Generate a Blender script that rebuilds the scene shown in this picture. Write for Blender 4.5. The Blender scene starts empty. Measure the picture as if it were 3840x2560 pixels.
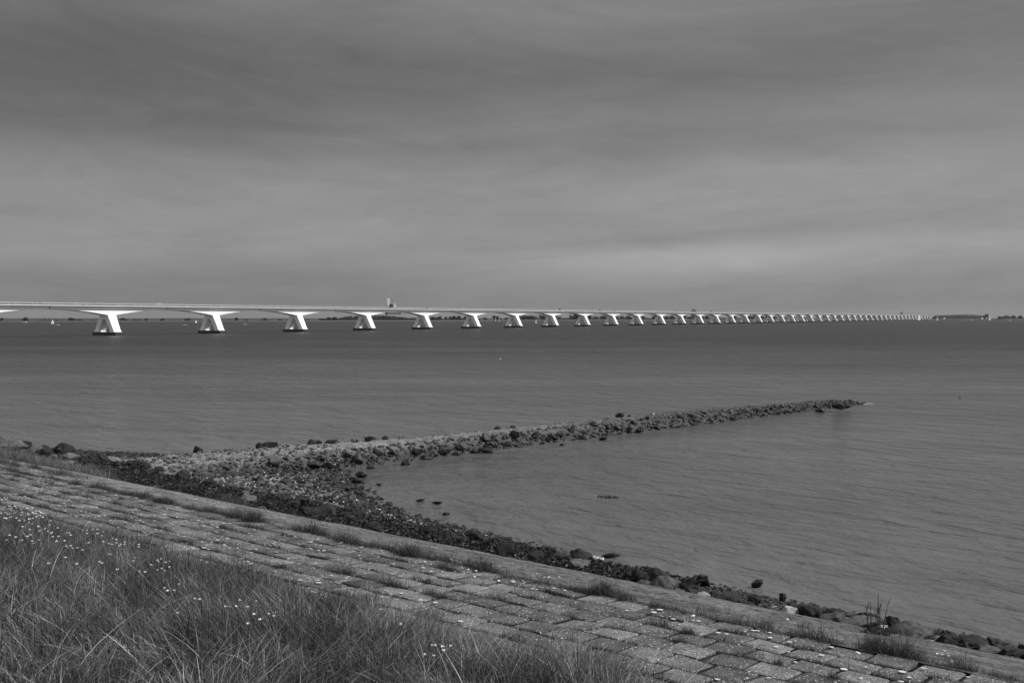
import bpy, bmesh, math, random
import numpy as np
from mathutils import Vector, Matrix
random.seed(7); RNG = np.random.default_rng(11)
scene = bpy.context.scene
C = scene.collection
R = math.radians
# ------------------------------------------------------------------ camera numbers (35 mm lens, eye 12.6 m above the low water)
F = 3733.0; HOR = 1188.7; H = 12.58; CX = 1920.0
def P(px, py, z=0.0):            # photo pixel (3840 wide) on the level z  ->  world point, used to survey where things stand
    Y = (H - z) * F / (py - HOR); return Vector(((px - CX) / F * Y, Y, z))
def Q(px, py, z=0.0): return P(px * 3840 / 2352, py * 3840 / 2352, z)
def atY(px, py, Y): return Vector(((px - CX) / F * Y, Y, H - (py - HOR) / F * Y))
N_ = Vector((.6312, .7756)); D_ = Vector((-.7756, .6312))      # across / along the dike
def UT(u, t, z=0.0): return Vector((u * N_.x + t * D_.x, u * N_.y + t * D_.y, z))
def ut(x, y): return x * N_.x + y * N_.y, x * D_.x + y * D_.y

# ------------------------------------------------------------------ helpers
def tag(o, label=None, cat=None, group=None, kind=None):
    if label: o['label'] = label
    if cat: o['category'] = cat
    if group: o['group'] = group
    if kind: o['kind'] = kind
    return o
def link(o, parent=None):
    C.objects.link(o)
    if parent is not None: o.parent = parent
    return o
def empty(name, loc=(0, 0, 0), rz=0.0, s=1.0):
    o = bpy.data.objects.new(name, None); C.objects.link(o)
    o.location = loc; o.rotation_euler = (0, 0, rz); o.scale = (s, s, s); o.empty_display_size = .2
    return o
def children(o): return [c for c in C.objects if c.parent == o]
KIDS = {}
def copy_tree(o, parent=None):
    c = o.copy(); C.objects.link(c); c.parent = parent
    for ch in KIDS.get(o.name, []): copy_tree(ch, c)
    return c
def remember(o):                 # note the children once, so that copies are quick
    KIDS[o.name] = children(o)
    for ch in KIDS[o.name]: remember(ch)
def np_mesh(name, V, Fq, mat, parent=None, smooth=True, attr=None, k=None):
    me = bpy.data.meshes.new(name)
    V = np.asarray(V, dtype=np.float32); Fq = np.asarray(Fq, dtype=np.int32)
    n = Fq.shape[1]
    me.vertices.add(len(V)); me.vertices.foreach_set('co', V.ravel())
    me.loops.add(Fq.size); me.loops.foreach_set('vertex_index', Fq.ravel())
    me.polygons.add(len(Fq)); me.polygons.foreach_set('loop_start', np.arange(0, Fq.size, n, dtype=np.int32))
    me.polygons.foreach_set('use_smooth', np.full(len(Fq), smooth, dtype=bool))
    if attr is not None:
        for an, av in attr.items():
            a = me.attributes.new(an, 'FLOAT', 'POINT'); a.data.foreach_set('value', np.asarray(av, dtype=np.float32))
    me.update(calc_edges=True); me.validate()
    me.materials.append(mat)
    return link(bpy.data.objects.new(name, me), parent)
class MB:
    def __init__(s): s.v = []; s.f = []; s.m = []
    def add(s, vs, fs, m=0):
        b = len(s.v); s.v += [tuple(v) for v in vs]; s.f += [tuple(b + i for i in f) for f in fs]; s.m += [m] * len(fs)
    def box(s, x0, x1, y0, y1, z0, z1, m=0):
        s.add([(x0,y0,z0),(x1,y0,z0),(x1,y1,z0),(x0,y1,z0),(x0,y0,z1),(x1,y0,z1),(x1,y1,z1),(x0,y1,z1)],
              [(3,2,1,0),(4,5,6,7),(0,1,5,4),(1,2,6,5),(2,3,7,6),(3,0,4,7)], m)
    def tube(s, pts, rad, n=6, m=0, cap=True):
        pts = [Vector(p) for p in pts]
        if not hasattr(rad, '__len__'): rad = [rad] * len(pts)
        vs = []; fs = []
        for i, p in enumerate(pts):
            d = (pts[min(i+1, len(pts)-1)] - pts[max(i-1, 0)]).normalized()
            a = d.orthogonal().normalized() if abs(d.z) > .95 else d.cross(Vector((0,0,1))).normalized()
            b = d.cross(a).normalized(); r = rad[i]
            rx, ry = (r if hasattr(r, '__len__') else (r, r))
            for k in range(n):
                an = 2*math.pi*k/n; vs.append(p + a*math.cos(an)*rx + b*math.sin(an)*ry)
        for i in range(len(pts)-1):
            for k in range(n):
                k2 = (k+1) % n; fs.append((i*n+k, i*n+k2, (i+1)*n+k2, (i+1)*n+k))
        if cap: fs.append(tuple(range(n-1, -1, -1))); fs.append(tuple((len(pts)-1)*n+k for k in range(n)))
        s.add(vs, fs, m)
    def prism(s, poly, y0, y1, m=0, y0b=None, y1b=None):   # polygon in (x,z) swept along y
        n = len(poly)
        s.add([(x, y0, z) for x, z in poly] + [(x, y1, z) for x, z in poly],
              [tuple(range(n)), tuple(range(2*n-1, n-1, -1))] + [(i, i+n, (i+1) % n+n, (i+1) % n) for i in range(n)], m)
    def build(s, name, mats, parent=None, smooth=False, bevel=0, loc=None):
        me = bpy.data.meshes.new(name); me.from_pydata(s.v, [], s.f)
        mats = mats if isinstance(mats, (list, tuple)) else [mats]
        for m in mats: me.materials.append(m)
        me.polygons.foreach_set('material_index', s.m)
        me.polygons.foreach_set('use_smooth', [smooth]*len(s.f))
        bm = bmesh.new(); bm.from_mesh(me); bmesh.ops.recalc_face_normals(bm, faces=bm.faces)
        if bevel: bmesh.ops.bevel(bm, geom=bm.edges[:], offset=bevel, segments=1, affect='EDGES')
        bm.to_mesh(me); bm.free(); me.update()
        o = link(bpy.data.objects.new(name, me), parent)
        if loc is not None: o.location = loc
        return o

def hsh(i, j, s=0):
    i = np.asarray(i).astype(np.int64); j = np.asarray(j).astype(np.int64)
    n = (i * 374761393 + j * 668265263 + s * 974634777) & 0xffffffff
    n = ((n ^ (n >> 13)) * 1274126177) & 0xffffffff
    return ((n ^ (n >> 16)) & 0xffffff) / float(0xffffff)
def vnoise(x, y, s=0):
    xi = np.floor(x); yi = np.floor(y); fx = x - xi; fy = y - yi
    fx = fx*fx*(3-2*fx); fy = fy*fy*(3-2*fy)
    a = hsh(xi, yi, s); b = hsh(xi+1, yi, s); c = hsh(xi, yi+1, s); d = hsh(xi+1, yi+1, s)
    return (a*(1-fx)+b*fx)*(1-fy) + (c*(1-fx)+d*fx)*fy
def fbm(x, y, s=0, o=4):
    r = 0; a = .5
    for k in range(o): r = r + a*vnoise(x*2**k, y*2**k, s+k); a *= .5
    return r
def voro(x, y, s=0):             # nearest, second distance and the nearest cell's random number
    xi = np.floor(x); yi = np.floor(y); f1 = np.full(x.shape, 9.); f2 = np.full(x.shape, 9.); cid = np.zeros(x.shape)
    for di in (-1, 0, 1):
        for dj in (-1, 0, 1):
            i = xi+di; j = yi+dj
            px = i + .15 + .7*hsh(i, j, s); py = j + .15 + .7*hsh(i, j, s+5)
            d = np.hypot(px-x, py-y); r = hsh(i, j, s+9)
            m = d < f1
            f2 = np.where(m, f1, np.minimum(f2, d)); cid = np.where(m, r, cid); f1 = np.where(m, d, f1)
    return f1, f2, cid

# ------------------------------------------------------------------ materials (the photograph is black and white: every colour is a grey)
def nt(name):
    m = bpy.data.materials.new(name); m.use_nodes = True; t = m.node_tree
    for n in list(t.nodes): t.nodes.remove(n)
    out = t.nodes.new('ShaderNodeOutputMaterial'); p = t.nodes.new('ShaderNodeBsdfPrincipled')
    t.links.new(p.outputs[0], out.inputs[0]); return m, t, p
def N(t, typ, **kw):
    n = t.nodes.new(typ)
    for k, v in kw.items():
        if k.startswith('i_'):
            key = k[2:]; key = int(key) if key.isdigit() else key.replace('_', ' ')
            n.inputs[key].default_value = v
        else: setattr(n, k, v)
    return n
def ramp(t, src, stops, interp='LINEAR'):
    r = t.nodes.new('ShaderNodeValToRGB'); r.color_ramp.interpolation = interp
    e = r.color_ramp.elements
    while len(e) < len(stops): e.new(.5)
    for k, (p, v) in enumerate(stops): e[k].position = p; e[k].color = (v, v, v, 1)
    t.links.new(src, r.inputs[0]); return r.outputs[0]
def M_(t, op, a, b=None, c=None, clamp=False):
    n = t.nodes.new('ShaderNodeMath'); n.operation = op; n.use_clamp = clamp
    for k, x in enumerate((a, b, c)):
        if x is None: continue
        if isinstance(x, (int, float)): n.inputs[k].default_value = x
        else: t.links.new(x, n.inputs[k])
    return n.outputs[0]
def noise(t, co, scale, detail=4, rough=.6, dist=0):
    n = N(t, 'ShaderNodeTexNoise'); n.inputs['Scale'].default_value = scale; n.inputs['Detail'].default_value = detail
    n.inputs['Roughness'].default_value = rough; n.inputs['Distortion'].default_value = dist
    t.links.new(co, n.inputs['Vector']); return n.outputs[0]
def mapping(t, co, scale=(1,1,1), rot=(0,0,0)):
    n = N(t, 'ShaderNodeMapping'); n.inputs['Scale'].default_value = scale; n.inputs['Rotation'].default_value = rot
    t.links.new(co, n.inputs[0]); return n.outputs[0]
def bump(t, p, h, strength=.5, dist=.05, normal=None):
    b = N(t, 'ShaderNodeBump'); b.inputs['Strength'].default_value = strength; b.inputs['Distance'].default_value = dist
    t.links.new(h, b.inputs['Height'])
    if normal is not None: t.links.new(normal, b.inputs['Normal'])
    t.links.new(b.outputs[0], p.inputs['Normal']); return b.outputs[0]
def simple(name, lo, hi, scale=3.0, rough=.8, bs=.3, bd=.02, spec=.3, obj=True):
    m, t, p = nt(name); tc = N(t, 'ShaderNodeTexCoord'); co = tc.outputs['Object' if obj else 'Generated']
    n = noise(t, co, scale, 6, .65)
    t.links.new(ramp(t, n, [(.3, lo), (.7, hi)]), p.inputs['Base Color'])
    p.inputs['Roughness'].default_value = rough; p.inputs['Specular IOR Level'].default_value = spec
    if bs: bump(t, p, noise(t, co, scale*4, 5, .6), bs, bd)
    return m
WORLDPOS = lambda t: N(t, 'ShaderNodeNewGeometry').outputs['Position']

m_white = simple('white_concrete', .78, .86, .12, .6, .15, .05)
# the deck edge: streaky weathered concrete
m_edge, t, p = nt('weathered_edge'); co = N(t, 'ShaderNodeTexCoord').outputs['Object']
n1 = noise(t, mapping(t, co, (.7, .7, .08)), 1.2, 5, .7); n2 = noise(t, co, .15, 3)
t.links.new(ramp(t, M_(t, 'MULTIPLY', n1, M_(t, 'ADD', n2, .5)), [(.28, .04), (.62, .2)]), p.inputs['Base Color'])
p.inputs['Roughness'].default_value = .9
m_rail = simple('pale_rail', .6, .7, 1, .6, 0)
# pier base: tarred and weed covered below
m_base, t, p = nt('dark_pier_base'); co = WORLDPOS(t); s = N(t, 'ShaderNodeSeparateXYZ'); t.links.new(co, s.inputs[0])
n1 = noise(t, co, .5, 4)
t.links.new(ramp(t, M_(t, 'ADD', s.outputs[2], M_(t, 'MULTIPLY', n1, .8)), [(0.1, .006), (.9, .02), (1.0, .028)]), p.inputs['Base Color'])
p.inputs['Roughness'].default_value = .75
m_black = simple('black_gap', .008, .012, 1, .9, 0)
m_asph = simple('asphalt', .04, .06, 4, .9, .2, .01)
m_glass = simple('dark_glass', .02, .03, 1, .1, 0, spec=.6)
m_tyre = simple('tyre_rubber', .015, .025, 4, .8, 0)
m_carw = simple('white_car_paint', .6, .65, 1, .3, 0, spec=.5)
m_card = simple('dark_car_paint', .02, .03, 1, .3, 0, spec=.5)
m_carg = simple('grey_car_paint', .15, .2, 1, .3, 0, spec=.5)
m_sail = simple('white_sailcloth', .75, .82, 1, .7, 0)
m_sailg = simple('grey_sailcloth', .42, .5, 1, .7, 0)
m_hull = simple('white_hull_paint', .6, .7, 1, .35, 0, spec=.5)
m_dhull = simple('dark_hull_paint', .05, .07, 1, .4, 0)
m_mast = simple('grey_metal', .3, .36, 3, .4, 0, spec=.5)
m_lattice = simple('pale_painted_steel', .62, .72, 3, .5, 0)
m_dsteel = simple('dark_painted_steel', .03, .05, 3, .5, 0)
m_wood = simple('weathered_timber', .02, .04, 3, .9, 0)
m_skin = simple('skin', .3, .32, 3, .6, 0); m_cloth = simple('dark_cloth', .03, .05, 3, .9, 0)
m_bark = simple('bark', .04, .08, 5, .9, .4)
m_fol = simple('far_foliage', .010, .028, .6, .9, 0); m_fol2 = simple('far_bare_crowns', .03, .055, .6, .9, 0)
m_brick = simple('dark_brick', .05, .08, .3, .9, 0); m_stone_t = simple('tower_stone', .10, .14, .1, .9, 0)
m_slate = simple('slate_roof', .05, .07, .3, .8, 0)
m_render = simple('white_render', .6, .7, .3, .8, 0)
m_twig = simple('twig_bark', .012, .03, 20, .9, 0)
m_petal = simple('white_petal', .78, .85, 30, .6, 0); m_fcentre = simple('flower_centre', .4, .5, 30, .8, 0)
m_feath_w = simple('white_feathers', .75, .82, 10, .8, 0); m_feath_b = simple('black_feathers', .015, .03, 10, .7, 0)
m_feath_g = simple('grey_feathers', .06, .1, 10, .7, 0); m_beak = simple('beak', .1, .15, 10, .5, 0)
m_foam = simple('foam', .6, .75, 20, .6, .3)
m_shell = simple('white_shell', .6, .75, 20, .5, .2)

# far land
m_far, t, p = nt('far_bank'); co = WORLDPOS(t); s = N(t, 'ShaderNodeSeparateXYZ'); t.links.new(co, s.inputs[0])
nz = noise(t, co, .01, 4)
zz = M_(t, 'ADD', s.outputs[2], M_(t, 'MULTIPLY', M_(t, 'SUBTRACT', nz, .5), .6))
t.links.new(ramp(t, M_(t, 'DIVIDE', zz, 8.), [(.0, .012), (.24, .015), (.27, .08), (.40, .10), (.44, .035), (.7, .045)]), p.inputs['Base Color'])
p.inputs['Roughness'].default_value = .95

# soil / meadow ground
m_soil = simple('dark_soil', .008, .022, 2, .95, .6, .05, obj=False)
m_soil, t, p = nt('dark_soil'); co = WORLDPOS(t)
t.links.new(ramp(t, noise(t, co, 9, 5), [(.3, .005), (.7, .018)]), p.inputs['Base Color']); p.inputs['Roughness'].default_value = .95
p.inputs['Specular IOR Level'].default_value = .1
bump(t, p, noise(t, co, 30, 4), .8, .02)

# paving slabs: gritty concrete with pale grit and round lichen rosettes
m_slab, t, p = nt('gritty_slab_concrete'); co = WORLDPOS(t)
a = N(t, 'ShaderNodeAttribute', attribute_name='rnd').outputs['Fac']
base = ramp(t, noise(t, co, 1.7, 6, .8), [(.34, .05), (.66, .155)])
fine = ramp(t, noise(t, co, 60, 3, .8), [(.36, .3), (.5, .95), (.64, 2.3)])
mx = N(t, 'ShaderNodeMix', data_type='RGBA', blend_type='MULTIPLY'); mx.inputs[0].default_value = 1
t.links.new(base, mx.inputs[6]); t.links.new(fine, mx.inputs[7])
mx2 = N(t, 'ShaderNodeMix', data_type='RGBA', blend_type='MULTIPLY'); mx2.inputs[0].default_value = 1
t.links.new(mx.outputs[2], mx2.inputs[6]); t.links.new(ramp(t, a, [(0, .6), (.8, 1.15), (1, 1.45)]), mx2.inputs[7])
v = N(t, 'ShaderNodeTexVoronoi'); v.inputs['Scale'].default_value = 42; t.links.new(co, v.inputs['Vector'])
sv = N(t, 'ShaderNodeSeparateColor'); t.links.new(v.outputs['Color'], sv.inputs[0])
patch = ramp(t, noise(t, co, 1.6, 4, .6), [(.42, 0), (.62, 1)])
sp = M_(t, 'MULTIPLY', M_(t, 'LESS_THAN', v.outputs['Distance'], .38), M_(t, 'GREATER_THAN', M_(t, 'ADD', sv.outputs[0], M_(t, 'MULTIPLY', patch, .1)), .93))
mx3 = N(t, 'ShaderNodeMix', data_type='RGBA'); mx3.inputs[7].default_value = (.5, .5, .5, 1)
t.links.new(sp, mx3.inputs[0]); t.links.new(mx2.outputs[2], mx3.inputs[6])
t.links.new(mx3.outputs[2], p.inputs['Base Color']); p.inputs['Roughness'].default_value = .9; p.inputs['Specular IOR Level'].default_value = .2
bump(t, p, noise(t, co, 70, 3, .7), .7, .012)

m_lichen, t, p = nt('pale_lichen'); co = N(t, 'ShaderNodeTexCoord').outputs['Object']
t.links.new(ramp(t, noise(t, co, 60, 3), [(.35, .42), (.65, .62)]), p.inputs['Base Color']); p.inputs['Roughness'].default_value = .95

# apron: pale concrete with rows of pits
m_apron, t, p = nt('pale_pitted_concrete'); co = WORLDPOS(t)
a = N(t, 'ShaderNodeAttribute', attribute_name='pit').outputs['Fac']
base = ramp(t, noise(t, co, 1.3, 6, .72), [(.36, .08), (.64, .26)])
fine = ramp(t, noise(t, mapping(t, co, (1, 1, 1), (0, 0, .68)), 11, 6, .85), [(.36, .35), (.5, 1), (.64, 1.8)])
mx = N(t, 'ShaderNodeMix', data_type='RGBA', blend_type='MULTIPLY'); mx.inputs[0].default_value = 1
t.links.new(base, mx.inputs[6]); t.links.new(fine, mx.inputs[7])
dt = N(t, 'ShaderNodeVectorMath', operation='DOT_PRODUCT'); dt.inputs[1].default_value = (-.7756, .6312, 0); t.links.new(co, dt.inputs[0])
side_tone = ramp(t, M_(t, 'ADD', M_(t, 'DIVIDE', dt.outputs['Value'], 50.), M_(t, 'MULTIPLY', M_(t, 'SUBTRACT', noise(t, co, .9, 5, .7), .5), .5)), [(.2, .68), (.62, 1.05)])   # uneven tone, darker to the right
mxa = N(t, 'ShaderNodeMix', data_type='RGBA', blend_type='MULTIPLY'); mxa.inputs[0].default_value = 1; t.links.new(mx.outputs[2], mxa.inputs[6]); t.links.new(side_tone, mxa.inputs[7])
mx2 = N(t, 'ShaderNodeMix', data_type='RGBA'); mx2.inputs[7].default_value = (.008, .008, .008, 1)
t.links.new(a, mx2.inputs[0]); t.links.new(mxa.outputs[2], mx2.inputs[6])
t.links.new(mx2.outputs[2], p.inputs['Base Color']); p.inputs['Roughness'].default_value = .9; p.inputs['Specular IOR Level'].default_value = .2
bump(t, p, M_(t, 'ADD', noise(t, co, 40, 4, .7), M_(t, 'MULTIPLY', noise(t, co, 9, 4, .7), 2.5)), .9, .03)

# beach: dark shingle with white shell grit
m_beach, t, p = nt('shell_and_shingle'); co = WORLDPOS(t); s = N(t, 'ShaderNodeSeparateXYZ'); t.links.new(co, s.inputs[0])
v = N(t, 'ShaderNodeTexVoronoi'); v.inputs['Scale'].default_value = 9; t.links.new(co, v.inputs['Vector'])
sv = N(t, 'ShaderNodeSeparateColor'); t.links.new(v.outputs['Color'], sv.inputs[0])
sh = ramp(t, noise(t, co, .35, 4, .6), [(.45, 0), (.62, 1)])
wet = ramp(t, s.outputs[2], [(.12, 0), (.4, 1)])
thr = M_(t, 'SUBTRACT', .93, M_(t, 'MULTIPLY', M_(t, 'MULTIPLY', sh, wet), .30))
mx = N(t, 'ShaderNodeMix', data_type='RGBA'); mx.inputs[7].default_value = (.32, .32, .32, 1)
t.links.new(M_(t, 'GREATER_THAN', sv.outputs[0], thr), mx.inputs[0])
t.links.new(ramp(t, noise(t, co, 5, 5, .8), [(.35, .012), (.65, .085)]), mx.inputs[6])
mx2 = N(t, 'ShaderNodeMix', data_type='RGBA', blend_type='MULTIPLY'); mx2.inputs[0].default_value = 1
t.links.new(mx.outputs[2], mx2.inputs[6]); t.links.new(ramp(t, wet, [(0, .35), (1, 1)]), mx2.inputs[7])
t.links.new(mx2.outputs[2], p.inputs['Base Color']); p.inputs['Roughness'].default_value = .6
bump(t, p, noise(t, co, 12, 4, .7), 1, .05)

# rocks: dry ones pale on top of the tide line, weed and algae dark below it
def rock_mat(name, lo, hi, wetlo=.5, wethi=1.6, rough=.75, spec=.4, dark=.12):
    m, t, p = nt(name); co = WORLDPOS(t); s = N(t, 'ShaderNodeSeparateXYZ'); t.links.new(co, s.inputs[0])
    oi = N(t, 'ShaderNodeObjectInfo').outputs['Random']
    n = noise(t, co, 4, 6, .7)
    c1 = ramp(t, M_(t, 'ADD', M_(t, 'MULTIPLY', n, .75), M_(t, 'MULTIPLY', oi, .25)), [(.3, lo), (.7, hi)])
    zz = M_(t, 'ADD', s.outputs[2], M_(t, 'MULTIPLY', M_(t, 'SUBTRACT', noise(t, co, 2.2, 4), .5), 1.1))
    w = N(t, 'ShaderNodeMapRange'); w.inputs[1].default_value = wetlo; w.inputs[2].default_value = wethi
    w.inputs[3].default_value = dark; w.inputs[4].default_value = 1; t.links.new(zz, w.inputs[0])
    mx = N(t, 'ShaderNodeMix', data_type='RGBA', blend_type='MULTIPLY'); mx.inputs[0].default_value = 1
    t.links.new(c1, mx.inputs[6]); t.links.new(w.outputs[0], mx.inputs[7])
    t.links.new(mx.outputs[2], p.inputs['Base Color'])
    t.links.new(M_(t, 'MULTIPLY_ADD', w.outputs[0], .45, rough-.4), p.inputs['Roughness']); p.inputs['Specular IOR Level'].default_value = spec
    bump(t, p, noise(t, co, 14, 5, .75), .9, .05)
    return m
m_rock = rock_mat('grey_rock', .04, .17)
m_rockd = rock_mat('dark_weedy_rock', .008, .035, .2, 1.2, .8, .25)
m_rockl = rock_mat('pale_dry_rock', .16, .32, -.5, .1)
m_groyne, t, p = nt('groyne_stone'); co = WORLDPOS(t); s = N(t, 'ShaderNodeSeparateXYZ'); t.links.new(co, s.inputs[0])
a = N(t, 'ShaderNodeAttribute', attribute_name='rnd').outputs['Fac']; g = N(t, 'ShaderNodeAttribute', attribute_name='gap').outputs['Fac']
dr = N(t, 'ShaderNodeAttribute', attribute_name='dry').outputs['Fac']
c1 = ramp(t, M_(t, 'ADD', M_(t, 'MULTIPLY', noise(t, co, 6, 5, .7), .7), M_(t, 'MULTIPLY', a, .3)), [(.3, .10), (.7, .26)])
mx = N(t, 'ShaderNodeMix', data_type='RGBA', blend_type='MULTIPLY'); mx.inputs[0].default_value = 1
t.links.new(c1, mx.inputs[6]); t.links.new(ramp(t, M_(t, 'ADD', dr, M_(t, 'MULTIPLY', M_(t, 'SUBTRACT', noise(t, co, 1.5, 4), .5), .6)), [(.0, .13), (1, 1)]), mx.inputs[7])
mx2 = N(t, 'ShaderNodeMix', data_type='RGBA'); mx2.inputs[7].default_value = (.01, .01, .01, 1)
t.links.new(g, mx2.inputs[0]); t.links.new(mx.outputs[2], mx2.inputs[6]); t.links.new(mx2.outputs[2], p.inputs['Base Color'])
p.inputs['Roughness'].default_value = .7
bump(t, p, noise(t, co, 18, 4, .7), .9, .03)
m_weed = simple('black_seaweed', .006, .02, 8, .5, .5, .03, .4)

def grass_mat(name, lo, hi):
    m, t, p = nt(name); a = N(t, 'ShaderNodeAttribute', attribute_name='rnd').outputs['Fac']
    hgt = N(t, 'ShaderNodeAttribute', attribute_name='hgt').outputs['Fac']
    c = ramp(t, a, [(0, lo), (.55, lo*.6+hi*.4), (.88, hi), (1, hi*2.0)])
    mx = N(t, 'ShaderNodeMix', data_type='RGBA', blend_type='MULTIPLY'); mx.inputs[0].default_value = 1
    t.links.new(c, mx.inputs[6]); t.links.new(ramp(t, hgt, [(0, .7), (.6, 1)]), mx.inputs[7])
    t.links.new(mx.outputs[2], p.inputs['Base Color']); p.inputs['Roughness'].default_value = .55; p.inputs['Specular IOR Level'].default_value = .35
    tr = N(t, 'ShaderNodeBsdfTranslucent'); t.links.new(mx.outputs[2], tr.inputs[0])
    ms = N(t, 'ShaderNodeMixShader'); ms.inputs[0].default_value = .3
    out = [n for n in t.nodes if n.type == 'OUTPUT_MATERIAL'][0]
    t.links.new(p.outputs[0], ms.inputs[1]); t.links.new(tr.outputs[0], ms.inputs[2]); t.links.new(ms.outputs[0], out.inputs[0])
    return m
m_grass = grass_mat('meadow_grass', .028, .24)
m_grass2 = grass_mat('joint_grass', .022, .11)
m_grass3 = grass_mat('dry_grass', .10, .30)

# water
m_water, t, p = nt('sea_water'); co = WORLDPOS(t)
W = mapping(t, co, (1, 1, 1), (0, 0, -.05))
s = N(t, 'ShaderNodeSeparateXYZ'); t.links.new(co, s.inputs[0])
dist = N(t, 'ShaderNodeVectorMath', operation='LENGTH'); t.links.new(co, dist.inputs[0])
def wv(scale, stretch, ang, detail, dst=0):
    return noise(t, mapping(t, mapping(t, co, (1, 1, 1), (0, 0, ang)), (scale, scale*stretch, scale)), 1, detail, .45, dst)
ANG = math.atan2(D_.y, D_.x)     # crests run roughly along the dike in the bay
h1 = wv(.14, 2.6, -ANG+.06, 3, .6); h2 = wv(.55, 2.0, -ANG-.12, 4, .6); h3 = wv(1.6, 1.7, -ANG+.22, 3, .5)
far_ = N(t, 'ShaderNodeMapRange'); far_.inputs[1].default_value = 130; far_.inputs[2].default_value = 420; t.links.new(dist.outputs['Value'], far_.inputs[0])
h5 = M_(t, 'MULTIPLY', noise(t, mapping(t, co, (.10, .10, 1)), 1, 5, .6, .4), far_.outputs[0])
h6 = wv(3.0, 1.5, -ANG+.3, 2, .3)
h4 = wv(.05, 2.5, -ANG-.2, 2)
hsum = M_(t, 'ADD', M_(t, 'ADD', M_(t, 'MULTIPLY', h1, 1.9), M_(t, 'ADD', M_(t, 'MULTIPLY', h2, .95), M_(t, 'MULTIPLY', h5, 2.2))), M_(t, 'ADD', M_(t, 'ADD', M_(t, 'MULTIPLY', h3, .22), M_(t, 'MULTIPLY', h6, .09)), M_(t, 'MULTIPLY', h4, 1.2)))
wind = N(t, 'ShaderNodeMapRange'); wind.inputs[1].default_value = 60; wind.inputs[2].default_value = 420; wind.inputs[3].default_value = 1.0; wind.inputs[4].default_value = 1.6
t.links.new(dist.outputs['Value'], wind.inputs[0])
b = N(t, 'ShaderNodeBump'); b.inputs['Strength'].default_value = 1.0; b.inputs['Distance'].default_value = .42
t.links.new(M_(t, 'MULTIPLY', hsum, wind.outputs[0]), b.inputs['Height']); t.links.new(b.outputs[0], p.inputs['Normal'])
tone = ramp(t, M_(t, 'ADD', M_(t, 'ADD', M_(t, 'MULTIPLY', noise(t, mapping(t, co, (.004, .011, 1)), 1, 5, .6), .7), M_(t, 'MULTIPLY', noise(t, mapping(t, co, (.03, .12, 1)), 1, 4, .65), .35)), M_(t, 'DIVIDE', dist.outputs['Value'], 1100.)), [(.36, .125), (.52, .105), (.72, .062), (1.0, .026)])  # silty near, darker far; gust reflection patches painted into the base colour
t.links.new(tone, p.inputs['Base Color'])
rg = N(t, 'ShaderNodeMapRange'); rg.inputs[1].default_value = 90; rg.inputs[2].default_value = 320; rg.inputs[3].default_value = .2; rg.inputs[4].default_value = .42
t.links.new(dist.outputs['Value'], rg.inputs[0]); t.links.new(rg.outputs[0], p.inputs['Roughness']); p.inputs['IOR'].default_value = 1.33; p.inputs['Specular IOR Level'].default_value = .5

# ------------------------------------------------------------------ the dike's section and the beach
def zprof(u):
    u = np.asarray(u, dtype=float); x = u - 11.6
    z = np.where(u < 8.2, 10.98 - .238*u, 9.03 - .1*(u-8.2))
    z = np.where(u < 0, 10.98 - .04*u*0, z)
    z = np.where(u >= 11.6, 8.69 - .197*x - .01223*x*x, z)
    z = np.where(u >= 16.3, 7.494 - .33*(u-16.3), z)
    return z
US_T = np.array([-60, 10, 20, 27, 35.5, 45.4, 50, 55, 60, 64, 68, 75, 80, 89, 100, 130, 260.])
US_U = np.array([41.6, 41.6, 41.9, 42.4, 43.6, 45.0, 47, 50, 53.5, 56, 57, 54.5, 51.5, 47.5, 44.5, 43, 42.])
def zbeach(u, t):
    us = np.interp(t, US_T, US_U)
    w = us - 36.6
    z = np.where(u < us, .9*(1 - np.clip((u-36.6)/w, 0, 1)**1.15), -.11*(u-us))
    z = np.where(u < 36.6, 7.494 - .33*(u-16.3) - .12, z)
    return z
GA = Vector((-14.6, 82.2)); GD = Vector((67.3, 63.8)).normalized(); GM = Vector((-GD.y, GD.x))   # groyne: near waterline start, direction, towards its far side
GL = 92.7
def gsect(a, c):
    W_ = np.interp(a, [-30, -8, 4, 12, 60, 93], [12, 9.5, 7.2, 5.0, 4.7, 4.2])
    hs = np.interp(a, [-40, -22, -6, 50, 66, 82, 90, 94, 97], [.2, .75, 1.0, .86, .62, .42, .26, .05, -.3])
    f = np.where(c < 0, c*.45, np.where(c < 2.0, 1.0*c/2.0, np.where(c < W_-.9, 1.0+.22*np.sin(np.pi*np.clip((c-2)/(W_-2), 0, 1)), 1.08 - 0*c)))
    f = np.where(c > W_, 1.08 - (c-W_)*.75, f)
    f = np.where(f > 0, f*np.maximum(hs, 0)*1.12, f) + np.minimum(hs, 0)*2 - np.clip(a-91, 0, 9)*.15
    return f
def gac(x, y):
    dx = x - GA.x; dy = y - GA.y; return dx*GD.x + dy*GD.y, dx*GM.x + dy*GM.y
def GP(a, c, z=0): return Vector((GA.x + a*GD.x + c*GM.x, GA.y + a*GD.y + c*GM.y, z))
def ground(x, y):
    u, t_ = ut(x, y)
    if u < 36.6: return float(zprof(u))
    zb = float(zbeach(np.array(u), np.array(t_)))
    a, c = gac(x, y)
    if -26 < a < 97 and -1 < c < 13: zb = max(zb, float(gsect(np.array(a), np.array(c))))
    return zb
def on_ground(px, py, lift=0.0):        # survey a photo pixel onto the near slope
    d = Vector(((px-CX)/F, 1, -(py-HOR)/F)); s_ = 2.0
    while s_ < 200:
        q = Vector((0, 0, H)) + d*s_
        if q.z < ground(q.x, q.y) + lift: break
        s_ += .02 if s_ < 40 else .1
    q.z = ground(q.x, q.y); return q

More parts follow.
